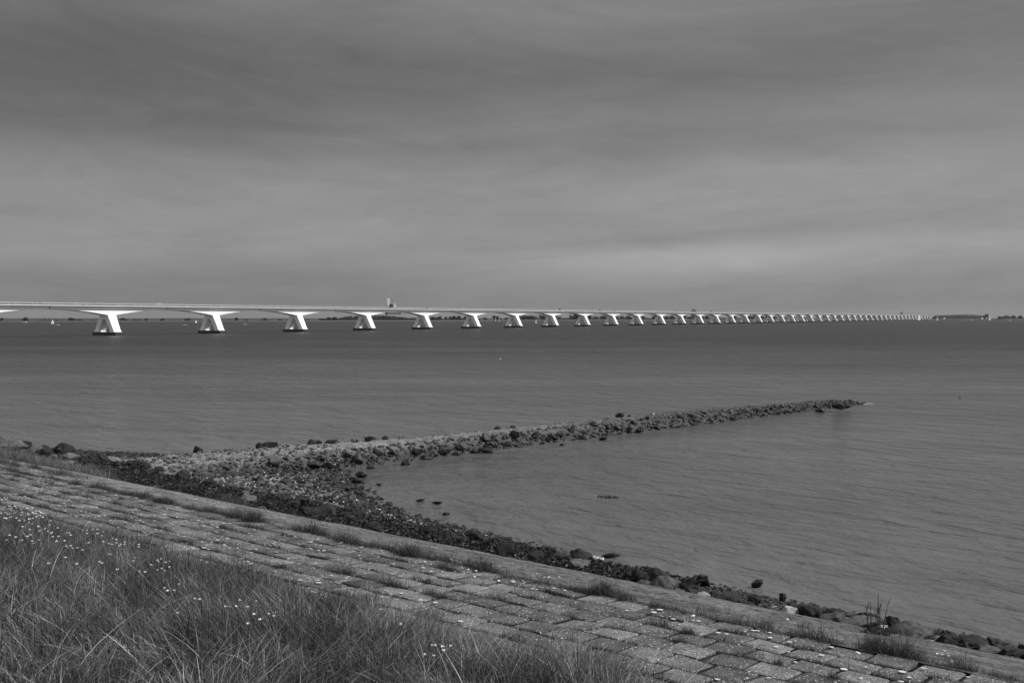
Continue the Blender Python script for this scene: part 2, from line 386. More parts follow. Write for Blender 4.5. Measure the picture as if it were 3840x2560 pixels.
def sheet(name, us, ts, zf, mat, attr=None, **kw):
    U, T = np.meshgrid(us, ts, indexing='ij'); Z = zf(U, T)
    V = np.stack([U*N_.x + T*D_.x, U*N_.y + T*D_.y, Z], -1).reshape(-1, 3)
    nu, nt_ = U.shape; idx = np.arange(nu*nt_).reshape(nu, nt_)
    Fq = np.stack([idx[:-1, :-1], idx[1:, :-1], idx[1:, 1:], idx[:-1, 1:]], -1).reshape(-1, 4)
    return np_mesh(name, V, Fq[:, ::-1] if False else Fq, mat, attr={k: f(U, T).ravel() for k, f in (attr or {}).items()})

# meadow ground and the bed under the slabs (one sheet from behind the camera to the apron)
us = np.concatenate([[-400, -60, -10], np.arange(-2, 11.8, .3), [11.7]]); ts = np.concatenate([[-600, -60], np.arange(-10, 60, .5), np.arange(60, 150, 3), [200, 400, 900]])
o = sheet('meadow_ground', us, ts, lambda U, T: zprof(U) - .028 + .05*(fbm(U*.8, T*.8, 3)-.5)*(U < 8), m_soil); tag(o, kind='structure')
# pavement of square slabs in staggered rows
V = []; Fc = []; RN = []
SL = .5; rows = 7; u0 = 8.12
for r_ in range(-1, rows):
    for k in range(-24, 250):
        ta = k*SL + (SL/2 if r_ % 2 else 0); ua = u0 + r_*SL; g_ = .022
        tl = (random.gauss(0, .006), random.gauss(0, .006)); dz = random.gauss(0, .004); rn = random.random()
        b0 = len(V); e = .045
        for (du, dt, dn) in ((g_, g_, -.014), (SL-g_, g_, -.014), (SL-g_, SL-g_, -.014), (g_, SL-g_, -.014), (e, e, 0), (SL-e, e, 0), (SL-e, SL-e, 0), (e, SL-e, 0), (g_, g_, -.12), (SL-g_, g_, -.12), (SL-g_, SL-g_, -.12), (g_, SL-g_, -.12)):
            uu = ua+du+random.gauss(0, .006); tt = ta+dt+random.gauss(0, .008)
            z = float(zprof(uu)) + dn + dz + tl[0]*(du/SL-.5)*2 + tl[1]*(dt/SL-.5)*2
            q = UT(uu, tt, z); V.append(q[:]); RN.append(rn)
        Fc += [(b0+4, b0+5, b0+6, b0+7)] + [(b0+i, b0+(i+1) % 4, b0+4+(i+1) % 4, b0+4+i) for i in range(4)] + [(b0+8+i, b0+8+(i+1) % 4, b0+(i+1) % 4, b0+i) for i in range(4)]
o = np_mesh('pavement', V, Fc, m_slab, smooth=False, attr={'rnd': RN}); tag(o, kind='structure')
# apron with pits
PS = .27
def pit(U, T):
    r_ = np.floor((U-11.9)/(PS*.9)); tt = T/PS + .5*(r_ % 2) + .25*(hsh(r_, r_*0, 4)-.5)
    k = np.floor(tt); fu = (U-11.9)/(PS*.9) - r_ - .5 + .25*(hsh(r_, k, 1)-.5); ft = tt - k - .5 + .25*(hsh(r_, k, 2)-.5)
    dd = np.hypot(fu*PS*.9/.08, ft*PS/.06)
    return np.clip(1.4 - dd, 0, 1)*(hsh(r_, k, 3) > .3)*(U > 12)*(U < 17)
us = np.concatenate([np.arange(11.58, 17, .045), np.arange(17, 37.3, .8), [37.6]]); ts = np.concatenate([[-400, -80, -20, 0], np.arange(4, 34, .045), np.arange(34, 110, .3), [120, 150, 200, 400, 900]])
o = sheet('concrete_apron', us, ts, lambda U, T: zprof(U) - .05*pit(U, T)*(T < 34)*(T > 4) + (.05*(fbm(U*1.5, T*1.1, 8)-.5) + .02*(fbm(U*7, T*5, 28)-.5))*(U > 12) + .05*(fbm(U*.1, T*.09, 18)-.5),
          m_apron, attr={'pit': lambda U, T: pit(U, T)*(T < 34)*(T > 4)*.95}); tag(o, kind='structure')
# beach
us = np.concatenate([np.arange(35.8, 62, .25), [70, 90]]); ts = np.concatenate([[-400, -60, -20], np.arange(-5, 125, .3), [150, 250, 900]])
o = sheet('beach', us, ts, lambda U, T: zbeach(U, T) + .10*(fbm(U*.9, T*.9, 2)-.5) + .06*(fbm(U*4, T*4, 6)-.5), m_beach); tag(o, kind='structure')
# water, one sheet to the horizon, and the far bank
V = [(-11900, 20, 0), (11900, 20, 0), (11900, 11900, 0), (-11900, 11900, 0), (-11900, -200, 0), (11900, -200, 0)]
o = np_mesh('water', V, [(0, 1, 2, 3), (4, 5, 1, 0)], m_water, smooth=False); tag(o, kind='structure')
SH = [(-9000, 1900), (-2600, 2050), (-1180, 2130), (-600, 2280), (-200, 2600), (0, 2950), (420, 3300), (1000, 3900), (1950, 4830), (2350, 4600), (3200, 4450), (9000, 4500)]
def shoreY(x): return float(np.interp(x, [a_ for a_, _ in SH], [b_ for _, b_ in SH]))
V = []; 
xs = np.concatenate([np.arange(-9000, -1400, 300), np.arange(-1400, 2800, 25), np.arange(2800, 9001, 300)])
secs = [(0, -.6), (6, 1.6), (10, 2.1), (22, 3.2), (30, 4.6), (36, 4.7), (52, 1.5), (400, 1.5), (6000, 1.5)]
for x in xs:
    for dy, z in secs: V.append((x, min(shoreY(x)+dy+4*math.sin(x*.013)*(dy < 60), 11800), z + .5*(vnoise(np.array(x*.01), np.array(dy*.1), 5)-.5)*(z > 1)))
n = len(secs); Fq = [(i*n+j, (i+1)*n+j, (i+1)*n+j+1, i*n+j+1) for i in range(len(xs)-1) for j in range(n-1)]
o = np_mesh('far_shore', V, Fq, m_far, smooth=False); tag(o, kind='structure')

# ------------------------------------------------------------------ stone groyne
a_ = np.arange(-26, 96, .13); c_ = np.arange(-1.2, 13, .13)
A, Cc = np.meshgrid(a_, c_, indexing='ij')
f1, f2, cid = voro(A/.55, Cc/.45, 3)
gap = np.clip(1 - (f2-f1)/.10, 0, 1)
Z = gsect(A, Cc); Z = Z + .11*(cid-.5) - .07*gap + .12*(fbm(A*.5, Cc*.5, 4)-.5)
V = np.stack([GA.x + A*GD.x + Cc*GM.x, GA.y + A*GD.y + Cc*GM.y, Z], -1).reshape(-1, 3)
nu, nt_ = A.shape; idx = np.arange(nu*nt_).reshape(nu, nt_)
Fq = np.stack([idx[:-1, :-1], idx[1:, :-1], idx[1:, 1:], idx[:-1, 1:]], -1).reshape(-1, 4)
dry = np.clip(np.interp(A, [-26, 5, 15, 30, 50, 96], [.7, .85, .7, .42, .12, 0]) * np.clip((Cc-1.0)/1.6, 0, 1) * (Z > .35), 0, 1)
o = np_mesh('stone_groyne', V, Fq, m_groyne, smooth=False, attr={'rnd': cid.ravel(), 'gap': gap.ravel()*.9, 'dry': dry.ravel()})
tag(o, 'long low groyne of fitted grey stones running from the beach out into the sea', 'groyne')

# ------------------------------------------------------------------ boulders
def rock_data(seed, flat=.7, lump=False):
    rr = random.Random(seed); bm = bmesh.new()
    for k in range(19 if not lump else 26):
        v = Vector((rr.gauss(0, 1), rr.gauss(0, 1), rr.gauss(0, 1))).normalized()*rr.uniform(.8, 1.08)
        bm.verts.new((v.x*rr.uniform(.9, 1.1), v.y*.82, v.z*flat))
    r_ = bmesh.ops.convex_hull(bm, input=bm.verts[:])
    for v in [v for v in bm.verts if not v.link_faces]: bm.verts.remove(v)
    bmesh.ops.bevel(bm, geom=bm.edges[:], offset=.05, segments=1, affect='EDGES', clamp_overlap=True)
    for v in bm.verts:
        if v.co.length > 1.12: v.co *= 1.12/v.co.length
    bmesh.ops.triangulate(bm, faces=bm.faces[:])
    bmesh.ops.subdivide_edges(bm, edges=bm.edges[:], cuts=1, use_grid_fill=True)
    bmesh.ops.triangulate(bm, faces=bm.faces[:])
    bmesh.ops.smooth_vert(bm, verts=bm.verts[:], factor=.5, use_axis_x=True, use_axis_y=True, use_axis_z=True)
    if lump: bmesh.ops.subdivide_edges(bm, edges=[e for e in bm.edges if e.calc_length() > .12], cuts=1); bmesh.ops.triangulate(bm, faces=bm.faces[:])
    from mathutils import noise as mn
    off = Vector((seed*3.1, seed*1.7, 0))
    for v in bm.verts:
        d = mn.noise(v.co*1.7 + off)*.16 + mn.noise(v.co*4.5 + off)*(.07 if not lump else .16) + (mn.noise(v.co*11+off)*.08 if lump else 0)
        v.co += v.co.normalized()*d
    for v in bm.verts:
        if v.co.length > 1.3: v.co *= 1.3/v.co.length
    mz = max(v.co.z for v in bm.verts)
    for v in bm.verts: v.co.z *= .75/mz
    me = bpy.data.meshes.new('boulder'); bm.to_mesh(me); bm.free()
    return me
ROCKS = [rock_data(s_, random.uniform(.55, .85)) for s_ in range(9)]
LUMPS = [rock_data(40+s_, random.uniform(.5, .75), True) for s_ in range(5)]
MATROCK = {}
def rock_mesh(kind, i):
    key = (kind, i)
    if key not in MATROCK:
        src = LUMPS[i % 5] if kind == 'weed' else ROCKS[i % 9]
        me = src.copy(); me.materials.clear(); me.materials.append({'grey': m_rock, 'dark': m_rockd, 'pale': m_rockl, 'weed': m_rockd}[kind])
        MATROCK[key] = me
    return MATROCK[key]
NB = 0
def boulder(x, y, s, kind, label, group, sink=.3, z=None, sq=(1, 1, 1), rz=None, tilt=.35, cat='boulder'):
    global NB; NB += 1
    o = bpy.data.objects.new('boulder', rock_mesh(kind, random.randrange(9))); C.objects.link(o)
    o.location = (x, y, (ground(x, y) if z is None else z) + s*(.5-sink))
    o.scale = (s*.62*sq[0], s*.62*sq[1], s*.62*sq[2])
    o.rotation_euler = (random.uniform(-tilt, tilt), random.uniform(-tilt, tilt), random.uniform(0, 6.28) if rz is None else rz)
    tag(o, label, cat, group); return o
random.seed(21)
# singled-out boulders, surveyed from the photograph: pixel x, y of the foot, width in px, kind, label
SING = [
 (742, 1693, 44, 'dark', 'lone dark upright boulder on the far side where groyne meets beach', (1, .8, 1.25), 1.0),
 (972, 1670, 38, 'dark', 'left of two glistening black boulders on the groyne\'s far edge near its root', (1, 1, 1.1), 1.2),
 (1008, 1668, 56, 'dark', 'right, longer one of two glistening black boulders on groyne edge near its root', (1.35, .7, .7), 1.2),
 (1172, 1655, 40, 'dark', 'rounded dark boulder in the low heap on groyne edge left of centre', (1.1, .9, .9), 1.2),
 (1196, 1652, 30, 'dark', 'smaller dark boulder at right of low heap on groyne edge', (1, .9, 1), 1.2),
 (1243, 1648, 44, 'dark', 'long flat dark boulder on the far edge of groyne beyond the low heap', (1.5, .8, .5), 1.2),
 (1325, 1640, 26, 'grey', 'grey boulder standing on the far edge of the groyne', (1, .9, .9), 1.2),
 (1346, 1639, 26, 'grey', 'peaked grey boulder beside another on the far edge of the groyne', (1, .9, 1.1), 1.2),
 (1390, 1636, 42, 'dark', 'broad dark boulder on the far groyne edge before the peaked pair', (1.4, .8, .7), 1.2),
 (1447, 1633, 32, 'dark', 'blocky dark boulder jutting up from the groyne\'s far edge', (1.1, .9, 1), 1.2),
 (1506, 1626, 30, 'grey', 'rounded boulder on groyne edge left of the centre of the view', (1, .9, 1.1), 1.2),
 (1865, 1602, 30, 'dark', 'left boulder of the pair silhouetted on the middle of the groyne', (1, .9, .9), 1.2),
 (1921, 1599, 28, 'dark', 'right boulder of the pair silhouetted on the middle of the groyne', (1, .9, .9), 1.2),
 (2325, 1567, 38, 'dark', 'large dark boulder on groyne edge left of the gull', (1.1, .9, .9), 1.1),
 (2280, 1566, 22, 'grey', 'small grey boulder just left of the large dark one near the gull', (1.1, .9, .6), 1.1),
 (2362, 1562, 16, 'dark', 'little boulder between the large dark one and the gull', (1, .9, 1), 1.1),
 (3140, 1538, 40, 'dark', 'dark block standing at the seaward end of the groyne', (1.1, .9, 1), .2),
 (3170, 1538, 36, 'dark', 'low dark boulder beside the block at the seaward end of groyne', (1.2, .9, .7), .1),
 (3075, 1545, 26, 'dark', 'small dark boulder in the water just before the groyne tip', (1.2, .9, .6), 0),
 (1352, 1790, 38, 'dark', 'wet round boulder standing in the shallows below the groyne root', (1.1, .9, .8), 0),
 (1340, 1810, 34, 'dark', 'flat glistening boulder in shallows nearest the beach point', (1.4, .9, .5), 0),
 (1518, 1743, 28, 'dark', 'peaked wet boulder alone in the water before the groyne', (1.1, .9, .9), 0),
 (1390, 1757, 22, 'dark', 'low flat wet rock just clear of the groyne foot', (1.4, .8, .5), 0),
 (1540, 1718, 30, 'dark', 'dark rock at the groyne foot left of centre, half in the water', (1.2, .8, .6), 0),
 (1825, 1697, 44, 'dark', 'long wet rock lying in the bay by the middle of the groyne', (1.5, .8, .5), 0),
 (2262, 1650, 22, 'dark', 'low wet rock in the bay right of the long one', (1.4, .8, .6), 0),
 (2397, 1622, 26, 'dark', 'round dark rock in the water below the gull', (1.1, .9, .8), 0),
 (2108, 1670, 16, 'dark', 'tiny dark rock showing above the bay near the groyne middle', (1.2, .8, .7), 0),
 (1640, 1890, 26, 'dark', 'flat dark rock awash in the bay off the beach', (1.5, .8, .4), 0),
 (1577, 1880, 26, 'dark', 'barnacled flat rock awash left of another in the bay', (1.5, .8, .4), 0),
 (1672, 1930, 20, 'dark', 'single round-backed rock in the bay near the shingle edge', (1.2, .8, .8), 0),
 (1422, 1820, 18, 'dark', 'small low rock awash near the beach point', (1.3, .8, .6), 0),
 (2290, 2090, 40, 'dark', 'flat black rock in the breaking ripple close to shore', (1.6, .7, .35), 0),
 (2842, 2200, 44, 'dark', 'rough weed-crusted boulder alone in the water at lower right', (1.1, .9, .9), 0),
 (2935, 2252, 36, 'dark', 'pointed dark boulder in the water left of the dead shrub', (.9, .9, 1.1), .1),
]
for px, py, w, kind, lab, sq, z in SING:
    q = P(px, py, z)
    if z > .9:
        best = None
        for a in np.arange(-24, 90, .1):
            W_ = float(np.interp(a, [-30, -8, 4, 12, 60, 93], [12, 9.5, 7.2, 5.0, 4.7, 4.2])); q2 = GP(a, W_-.35)
            e_ = abs(CX + F*q2.x/q2.y - px)
            if best is None or e_ < best[0]: best = (e_, q2)
        q = best[1]; z = ground(q.x, q.y)
    s_ = w/F*q.y/1.05*(.88 if z > .9 else 1.1)
    o = boulder(q.x, q.y, s_, kind, lab, 'singled-out boulders of the shore and groyne', (.3 if z > .9 else .15), z=(z if z > .05 else -.12*s_), sq=sq, rz=random.uniform(-.4, .4), tilt=.15)
# big ones peeping over the apron's edge at lower right (x, top y, width, kind)
EDGE = [
 (2330, 2150, 62, 'dark', 'jagged black boulder left of the tallest block at the apron edge', (1.2, .9, .9)),
 (2432, 2135, 52, 'dark', 'tallest black square-topped block at the apron edge right of centre', (.9, .9, 1.5)),
 (2410, 2175, 60, 'grey', 'rounded grey boulder in front of the tallest black block', (1.2, .9, .7)),
 (2500, 2185, 60, 'grey', 'grey boulder right of the tallest black block', (1.3, .9, .7)),
 (2590, 2200, 55, 'dark', 'dark rounded boulder in the row before the pale stone', (1.1, .9, .8)),
 (2635, 2218, 50, 'pale', 'pale stone wedged among dark boulders at the apron edge', (1.1, .8, .7)),
 (2720, 2225, 85, 'dark', 'broad black weed-covered boulder at the apron edge below lone rock', (1.4, .9, .6)),
 (2790, 2250, 55, 'weed', 'shaggy weed-covered boulder next to the broad black one', (1.2, .9, .6)),
 (2953, 2268, 70, 'pale', 'pale patched boulder at the apron edge left of the long brown ones', (1.2, .9, .8)),
 (2870, 2265, 45, 'dark', 'black angular boulder left of the pale patched one', (1, .9, .9)),
 (3052, 2283, 64, 'dark', 'black split boulder leaning at the apron edge', (1.2, .9, .8)),
 (3120, 2280, 72, 'dark', 'upper dark boulder of the pile left of the dead shrub', (1.2, .9, .8)),
 (3126, 2296, 72, 'grey', 'grey sloping boulder under the upper dark one left of shrub', (1.3, .9, .8)),
 (3213, 2312, 105, 'grey', 'long grey sloping boulder just left of the dead shrub', (1.6, .8, .6)),
 (3300, 2345, 55, 'pale', 'pale boulder directly behind the dead shrub', (1.2, .9, .8)),
 (3352, 2305, 66, 'dark', 'black overhanging block right of the dead shrub', (1, .9, 1.3)),
 (3360, 2355, 66, 'dark', 'low round dark boulder under the overhanging block', (1.4, .9, .6)),
 (3420, 2325, 100, 'grey', 'grey mottled boulder right of the overhanging black block', (1.3, .9, .8)),
 (3440, 2360, 100, 'grey', 'wide mottled wedge of rock lying on the apron edge', (1.4, .9, .6)),
 (3560, 2373, 95, 'dark', 'dark ridged boulder left of the egg-shaped one', (1.4, .9, .8)),
 (3627, 2389, 60, 'pale', 'egg-shaped speckled boulder near the lower right corner', (1, .9, 1.1)),
 (3662, 2380, 105, 'dark', 'large dark boulder behind the egg-shaped one', (1.3, .9, .8)),
 (3700, 2420, 64, 'grey', 'flat grey boulder right of the egg-shaped one', (1.6, .9, .5)),
 (3772, 2422, 62, 'dark', 'square black boulder at the lower right edge of view', (1.2, .9, .8)),
 (3826, 2432, 66, 'dark', 'rightmost dark boulder cut by the edge of view', (1.2, .9, .9)),
 (3738, 2396, 75, 'weed', 'weed-covered boulder in the water\'s edge behind the square black one', (1.4, .9, .5)),
]
for px, top, w, kind, lab, sq in EDGE:
    # stand it on the beach so that its top reaches the surveyed height
    for k in range(400):
        u_ = 37.2 + k*.02; x_f = (px-CX)/F; Y = u_/(N_.y + N_.x*x_f); s_ = w/F*Y
        zt = H - (top-HOR)/F*Y
        q = Vector((x_f*Y, Y)); 
        if ground(q.x, q.y) + s_*.16 + s_*sq[2]*.62*.72 >= zt: break
    boulder(q.x, q.y, s_, kind, lab, 'boulders along the foot of the apron', .34, sq=sq, rz=random.uniform(-.5, .5), tilt=.2)
# the flank of the groyne facing the bay
taken = []
def free(x, y, s):
    for (a, b, c) in taken:
        if (a-x)**2 + (b-y)**2 < (.42*(c+s))**2: return False
    taken.append((x, y, s)); return True
cnt = 0; tries = 0
while cnt < 104 and tries < 5000:
    tries += 1
    a = random.uniform(-6, 90); c = random.uniform(-.5, 2.1); s_ = random.uniform(.6, 1.2) * (1.0 if a < 35 else .72)
    q = GP(a, c)
    if not free(q.x, q.y, s_): continue
    kind = random.choice(['grey', 'grey', 'dark']) if a < 40 else random.choice(['grey', 'dark', 'dark'])
    zone = 'by its root' if a < 25 else ('along its middle' if a < 58 else 'toward its seaward end')
    boulder(q.x, q.y, s_, kind, '%s boulder on the groyne\'s bay side %s' % ('wet black' if kind == 'dark' else 'grey', zone),
            '%s boulders on the bay side of the groyne %s' % ('black' if kind == 'dark' else 'grey', zone), .36, sq=(1, 1, random.uniform(.7, 1.05)))
    cnt += 1
# the belt of boulders and weed along the foot of the apron
taken = []
cnt = 0; tries = 0
while cnt < 100 and tries < 6000:
    tries += 1
    t_ = random.uniform(22, 106); u_ = random.uniform(37.3, 41.2 if t_ < 85 else 43.6); s_ = random.uniform(.7, 1.5) if t_ < 80 else random.uniform(.9, 2.0)
    q = UT(u_, t_)
    if not free(q.x, q.y, s_): continue
    if t_ > 78: kind = random.choice(['grey', 'grey', 'dark', 'weed'])
    else: kind = random.choice(['weed']*7 + ['dark']*6 + ['grey']*2 + ['pale'])
    if kind == 'pale': s_ *= .5
    nm = {'weed': 'black weed-draped', 'dark': 'dark', 'grey': 'grey', 'pale': 'pale dry'}[kind]
    zone = 'left of the groyne by the tall grass' if t_ > 78 else ('left of the shingle point' if t_ > 50 else 'below the shingle strip')
    boulder(q.x, q.y, s_, kind, '%s boulder at the apron foot %s' % (nm, zone), '%s boulders at the apron foot %s' % (nm, zone), .36, sq=(1, 1, random.uniform(.6, .95)))
    cnt += 1
cnt = 0; tries = 0
while cnt < 32 and tries < 3000:
    tries += 1
    t_ = random.uniform(2, 24); u_ = random.uniform(37.6, 39.6); s_ = random.uniform(.45, .85); q = UT(u_, t_)
    if not free(q.x, q.y, s_*1.2): continue
    kind = random.choice(['dark', 'dark', 'grey', 'weed'])
    boulder(q.x, q.y, s_, kind, '%s boulder in the narrow heap under the apron at lower right' % {'dark': 'dark', 'grey': 'grey', 'weed': 'black weedy'}[kind], '%s boulders heaped under the apron at lower right' % kind, .33, sq=(1.1, 1, random.uniform(.7, 1))); cnt += 1
# the rest of the stones: far too many to count -> one object each
def stones(name, pts, sizes, mat, label, cat, seed=0, protos=5, flat=.5):
    rr = np.random.default_rng(seed); Vs = []; Fs = []; base = 0
    protoV = []
    for k in range(protos):
        bm = bmesh.new(); bmesh.ops.create_icosphere(bm, subdivisions=1, radius=1)
        for v in bm.verts: v.co *= 1 + rr.uniform(-.22, .18); v.co.z *= flat*rr.uniform(.85, 1.2)
        protoV.append((np.array([v.co[:] for v in bm.verts]), np.array([[v.index for v in f.verts] for f in bm.faces]))); bm.free()
    for k, (q, s_) in enumerate(zip(pts, sizes)):
        v, f = protoV[k % protos]; an = rr.uniform(0, 6.28); ca, sa = math.cos(an), math.sin(an)
        st = rr.uniform(.7, 1.3); x = v[:, 0]*s_*.5*st; y = v[:, 1]*s_*.5; z = v[:, 2]*s_*.5
        tl = rr.uniform(-.5, .5); z2 = z + x*tl
        Vs.append(np.stack([x*ca - y*sa + q[0], x*sa + y*ca + q[1], z2 + q[2]], -1)); Fs.append(f + base); base += len(v)
    o = np_mesh(name, np.concatenate(Vs), np.concatenate(Fs), mat, smooth=False)
    tag(o, label, cat, kind='stuff'); return o
rr = random.Random(5); pts = []; sz = []
for k in range(2100):           # groyne flank rubble
    a = rr.uniform(-14, 92); c = rr.uniform(-.9, 2.5); q = GP(a, c); s_ = rr.uniform(.15, .5)
    pts.append((q.x, q.y, ground(q.x, q.y)+.08*s_)); sz.append(s_)
for k in range(700):            # far edge
    a = rr.uniform(-16, 92); q = GP(a, float(np.interp(a, [-30, -8, 4, 12, 60, 93], [12, 9.5, 7.2, 5.0, 4.7, 4.2]))+rr.uniform(-.1, 1.0)); s_ = rr.uniform(.15, .4)
    pts.append((q.x, q.y, ground(q.x, q.y)+.1*s_)); sz.append(s_)
stones('groyne_rubble', pts, sz, m_rock, 'broken wet stones packed between the boulders along the groyne', 'rubble', 1)
pts = []; sz = []; ptsw = []; szw = []
for k in range(9000):
    t_ = rr.uniform(8, 108); us_ = float(np.interp(t_, US_T, US_U)); u_ = rr.uniform(37, us_+.6)
    q = UT(u_, t_); near = (t_ > 44)
    s_ = rr.uniform(.08, .22) if rr.random() < .6 else rr.uniform(.2, .5 if near else .3)
    pts.append((q.x, q.y, ground(q.x, q.y)+.1*s_)); sz.append(s_)
stones('beach_cobbles', pts, sz, m_rock, 'grey cobbles and broken stones strewn over the beach', 'cobbles', 2)
pts = []; sz = []
for k in range(1900):
    t_ = rr.uniform(25, 80); us_ = float(np.interp(t_, US_T, US_U)); u_ = rr.uniform(38.2, us_-.35)
    if vnoise(np.array(u_*.5), np.array(t_*.35), 6) < .45: continue
    q = UT(u_, t_); s_ = rr.uniform(.05, .13)
    pts.append((q.x, q.y, ground(q.x, q.y)+.05)); sz.append(s_)
stones('shell_grit', pts, sz, m_shell, 'drift of white broken shells on the dark shingle', 'shells', 3, flat=.3)
# seaweed: ragged black fronds over the belt
pts = []
for k in range(52000):
    t_ = rr.uniform(22, 92); u_ = rr.uniform(37.0, 40.9)
    if vnoise(np.array(u_*.9), np.array(t_*.5), 16) < .33: continue
    q = UT(u_, t_); pts.append((q.x, q.y, ground(q.x, q.y) + rr.uniform(.03, .34)))
pts = np.array(pts); n = len(pts); r1 = RNG.normal(size=(n, 3)); r1 /= np.linalg.norm(r1, axis=1)[:, None]; r1[:, 2] *= .5
r2 = RNG.normal(size=(n, 3)); r2 -= (r2*r1).sum(1)[:, None]*r1; r2 /= np.linalg.norm(r2, axis=1)[:, None]
L = RNG.uniform(.05, .16, n)[:, None]; Wd = RNG.uniform(.02, .06, n)[:, None]
V = np.concatenate([pts - r1*L, pts + r2*Wd, pts + r1*L, pts - r2*Wd + np.array([0, 0, .02])], 1).reshape(-1, 3)
o = np_mesh('seaweed', V, np.arange(n*4).reshape(-1, 4), m_weed, smooth=False); tag(o, 'black tangled seaweed draped over the boulders at the foot of the apron', 'seaweed', kind='stuff')

# ------------------------------------------------------------------ grass
def blades(name, roots, hgt, wid, mat, label, cat='grass', lean=.5, seed=0, bias=(0, 0), rnd=None, seg=4, swirl=0):
    g = np.random.default_rng(seed); n = len(roots); roots = np.asarray(roots, dtype=float)
    an = g.uniform(0, 2*np.pi, n); d = np.stack([np.cos(an)+bias[0], np.sin(an)+bias[1], np.zeros(n)], -1)
    if swirl:
        sa = 12.6*fbm(roots[:, 0]*.9, roots[:, 1]*.9, 51, 3); d = d + swirl*np.stack([np.cos(sa), np.sin(sa), np.zeros(n)], -1); d /= np.linalg.norm(d, axis=1)[:, None]
    le = np.abs(g.normal(lean, lean*.6, n))[:, None]*hgt[:, None]
    fa = g.uniform(0, 2*np.pi, n); s_ = np.stack([np.cos(fa), np.sin(fa), np.zeros(n)], -1)
    cur = g.uniform(1.3, 2.6, n)[:, None]; dro = g.uniform(0, .45, n)[:, None]*(le/hgt[:, None]).clip(0, 1.2)
    ks = np.linspace(0, 1, seg+1); Vs = []; Hh = []
    for k, s in enumerate(ks):
        c = roots + d*le*(s**cur) + np.array([0, 0, 1.])*hgt[:, None]*(s - dro*s**2.5)
        w = wid[:, None]*(1 - s**1.6)*.5 + .0004
        Vs.append(c - s_*w); Vs.append(c + s_*w); Hh += [np.full(n, s), np.full(n, s)]
    V = np.stack(Vs, 1).reshape(-1, 3); m = 2*(seg+1); b = (np.arange(n)*m)[:, None]
    Fq = np.concatenate([np.stack([b[:, 0]+2*k, b[:, 0]+2*k+1, b[:, 0]+2*k+3, b[:, 0]+2*k+2], -1) for k in range(seg)], 0)
    rv = g.random(n) if rnd is None else np.clip(rnd + g.normal(0, .25, n), 0, 1)
    o = np_mesh(name, V, Fq, mat, smooth=False, attr={'rnd': np.repeat(rv, m), 'hgt': np.stack(Hh, 1).ravel()})
    return tag(o, label, cat, kind='stuff')
def ray_ok(x, y, z, mg=500):
    yy = np.maximum(y, .5); px = CX + x/yy*F; py = HOR + (H-z)/yy*F
    return (y > 1) & (px > -mg) & (px < 3840+mg) & (py < 2560+mg*1.3)
# the meadow
g = np.random.default_rng(3); n = 430000
u = g.uniform(1.2, 8.75, n); t_ = g.uniform(1.5, 24, n)
edge = 8.12 - np.clip((11-t_)/5, 0, 1)*.22 + .35*(vnoise(t_*1.3, t_*0, 9)-.5) + .25*(vnoise(t_*5, t_*0, 10)-.5)
keep = (u < edge) | ((u < edge+.22) & (g.random(n) < .25))
cl = fbm(u*1.4, t_*1.4, 12); keep &= g.random(n) < np.clip(.45 + 1.3*(cl-.3), .25, 1)
x = u*N_.x + t_*D_.x; y = u*N_.y + t_*D_.y; z = zprof(u) - .05
dist = np.hypot(x, y); keep &= ray_ok(x, y, z, 800) & (g.random(n) < np.clip(11/dist, .45, 1))
u, t_, x, y, z, cl = [q[keep] for q in (u, t_, x, y, z, cl)]; n = len(u)
hh = (.08 + .34*fbm(u*1.3+9, t_*1.3, 14)**1.3)*g.uniform(.5, 1.7, n); hh *= np.clip(1.25-(u-7.4)*.25, .7, 1.1)
wd = g.uniform(.005, .011, n)*(1+.6*(g.random(n) > .93))
lum = fbm(u*2.2, t_*2.2, 30)*1.2 - .1
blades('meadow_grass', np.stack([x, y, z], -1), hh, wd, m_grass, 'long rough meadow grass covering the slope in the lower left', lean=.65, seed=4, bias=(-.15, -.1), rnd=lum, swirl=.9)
print('meadow blades', n)
# long dry arching leaves
g = np.random.default_rng(8); n = 8500; u = g.uniform(1.8, 7.75, n); t_ = g.uniform(2, 20, n); x = u*N_.x + t_*D_.x; y = u*N_.y + t_*D_.y; z = zprof(u)-.04
k = ray_ok(x, y, z, 300); x, y, z = x[k], y[k], z[k]
blades('arching_grass_leaves', np.stack([x, y, z], -1), g.uniform(.22, .42, len(x)), g.uniform(.007, .014, len(x)), m_grass3, 'long pale arching leaves standing out of the meadow grass', lean=1.0, seed=5, seg=6, swirl=.6)
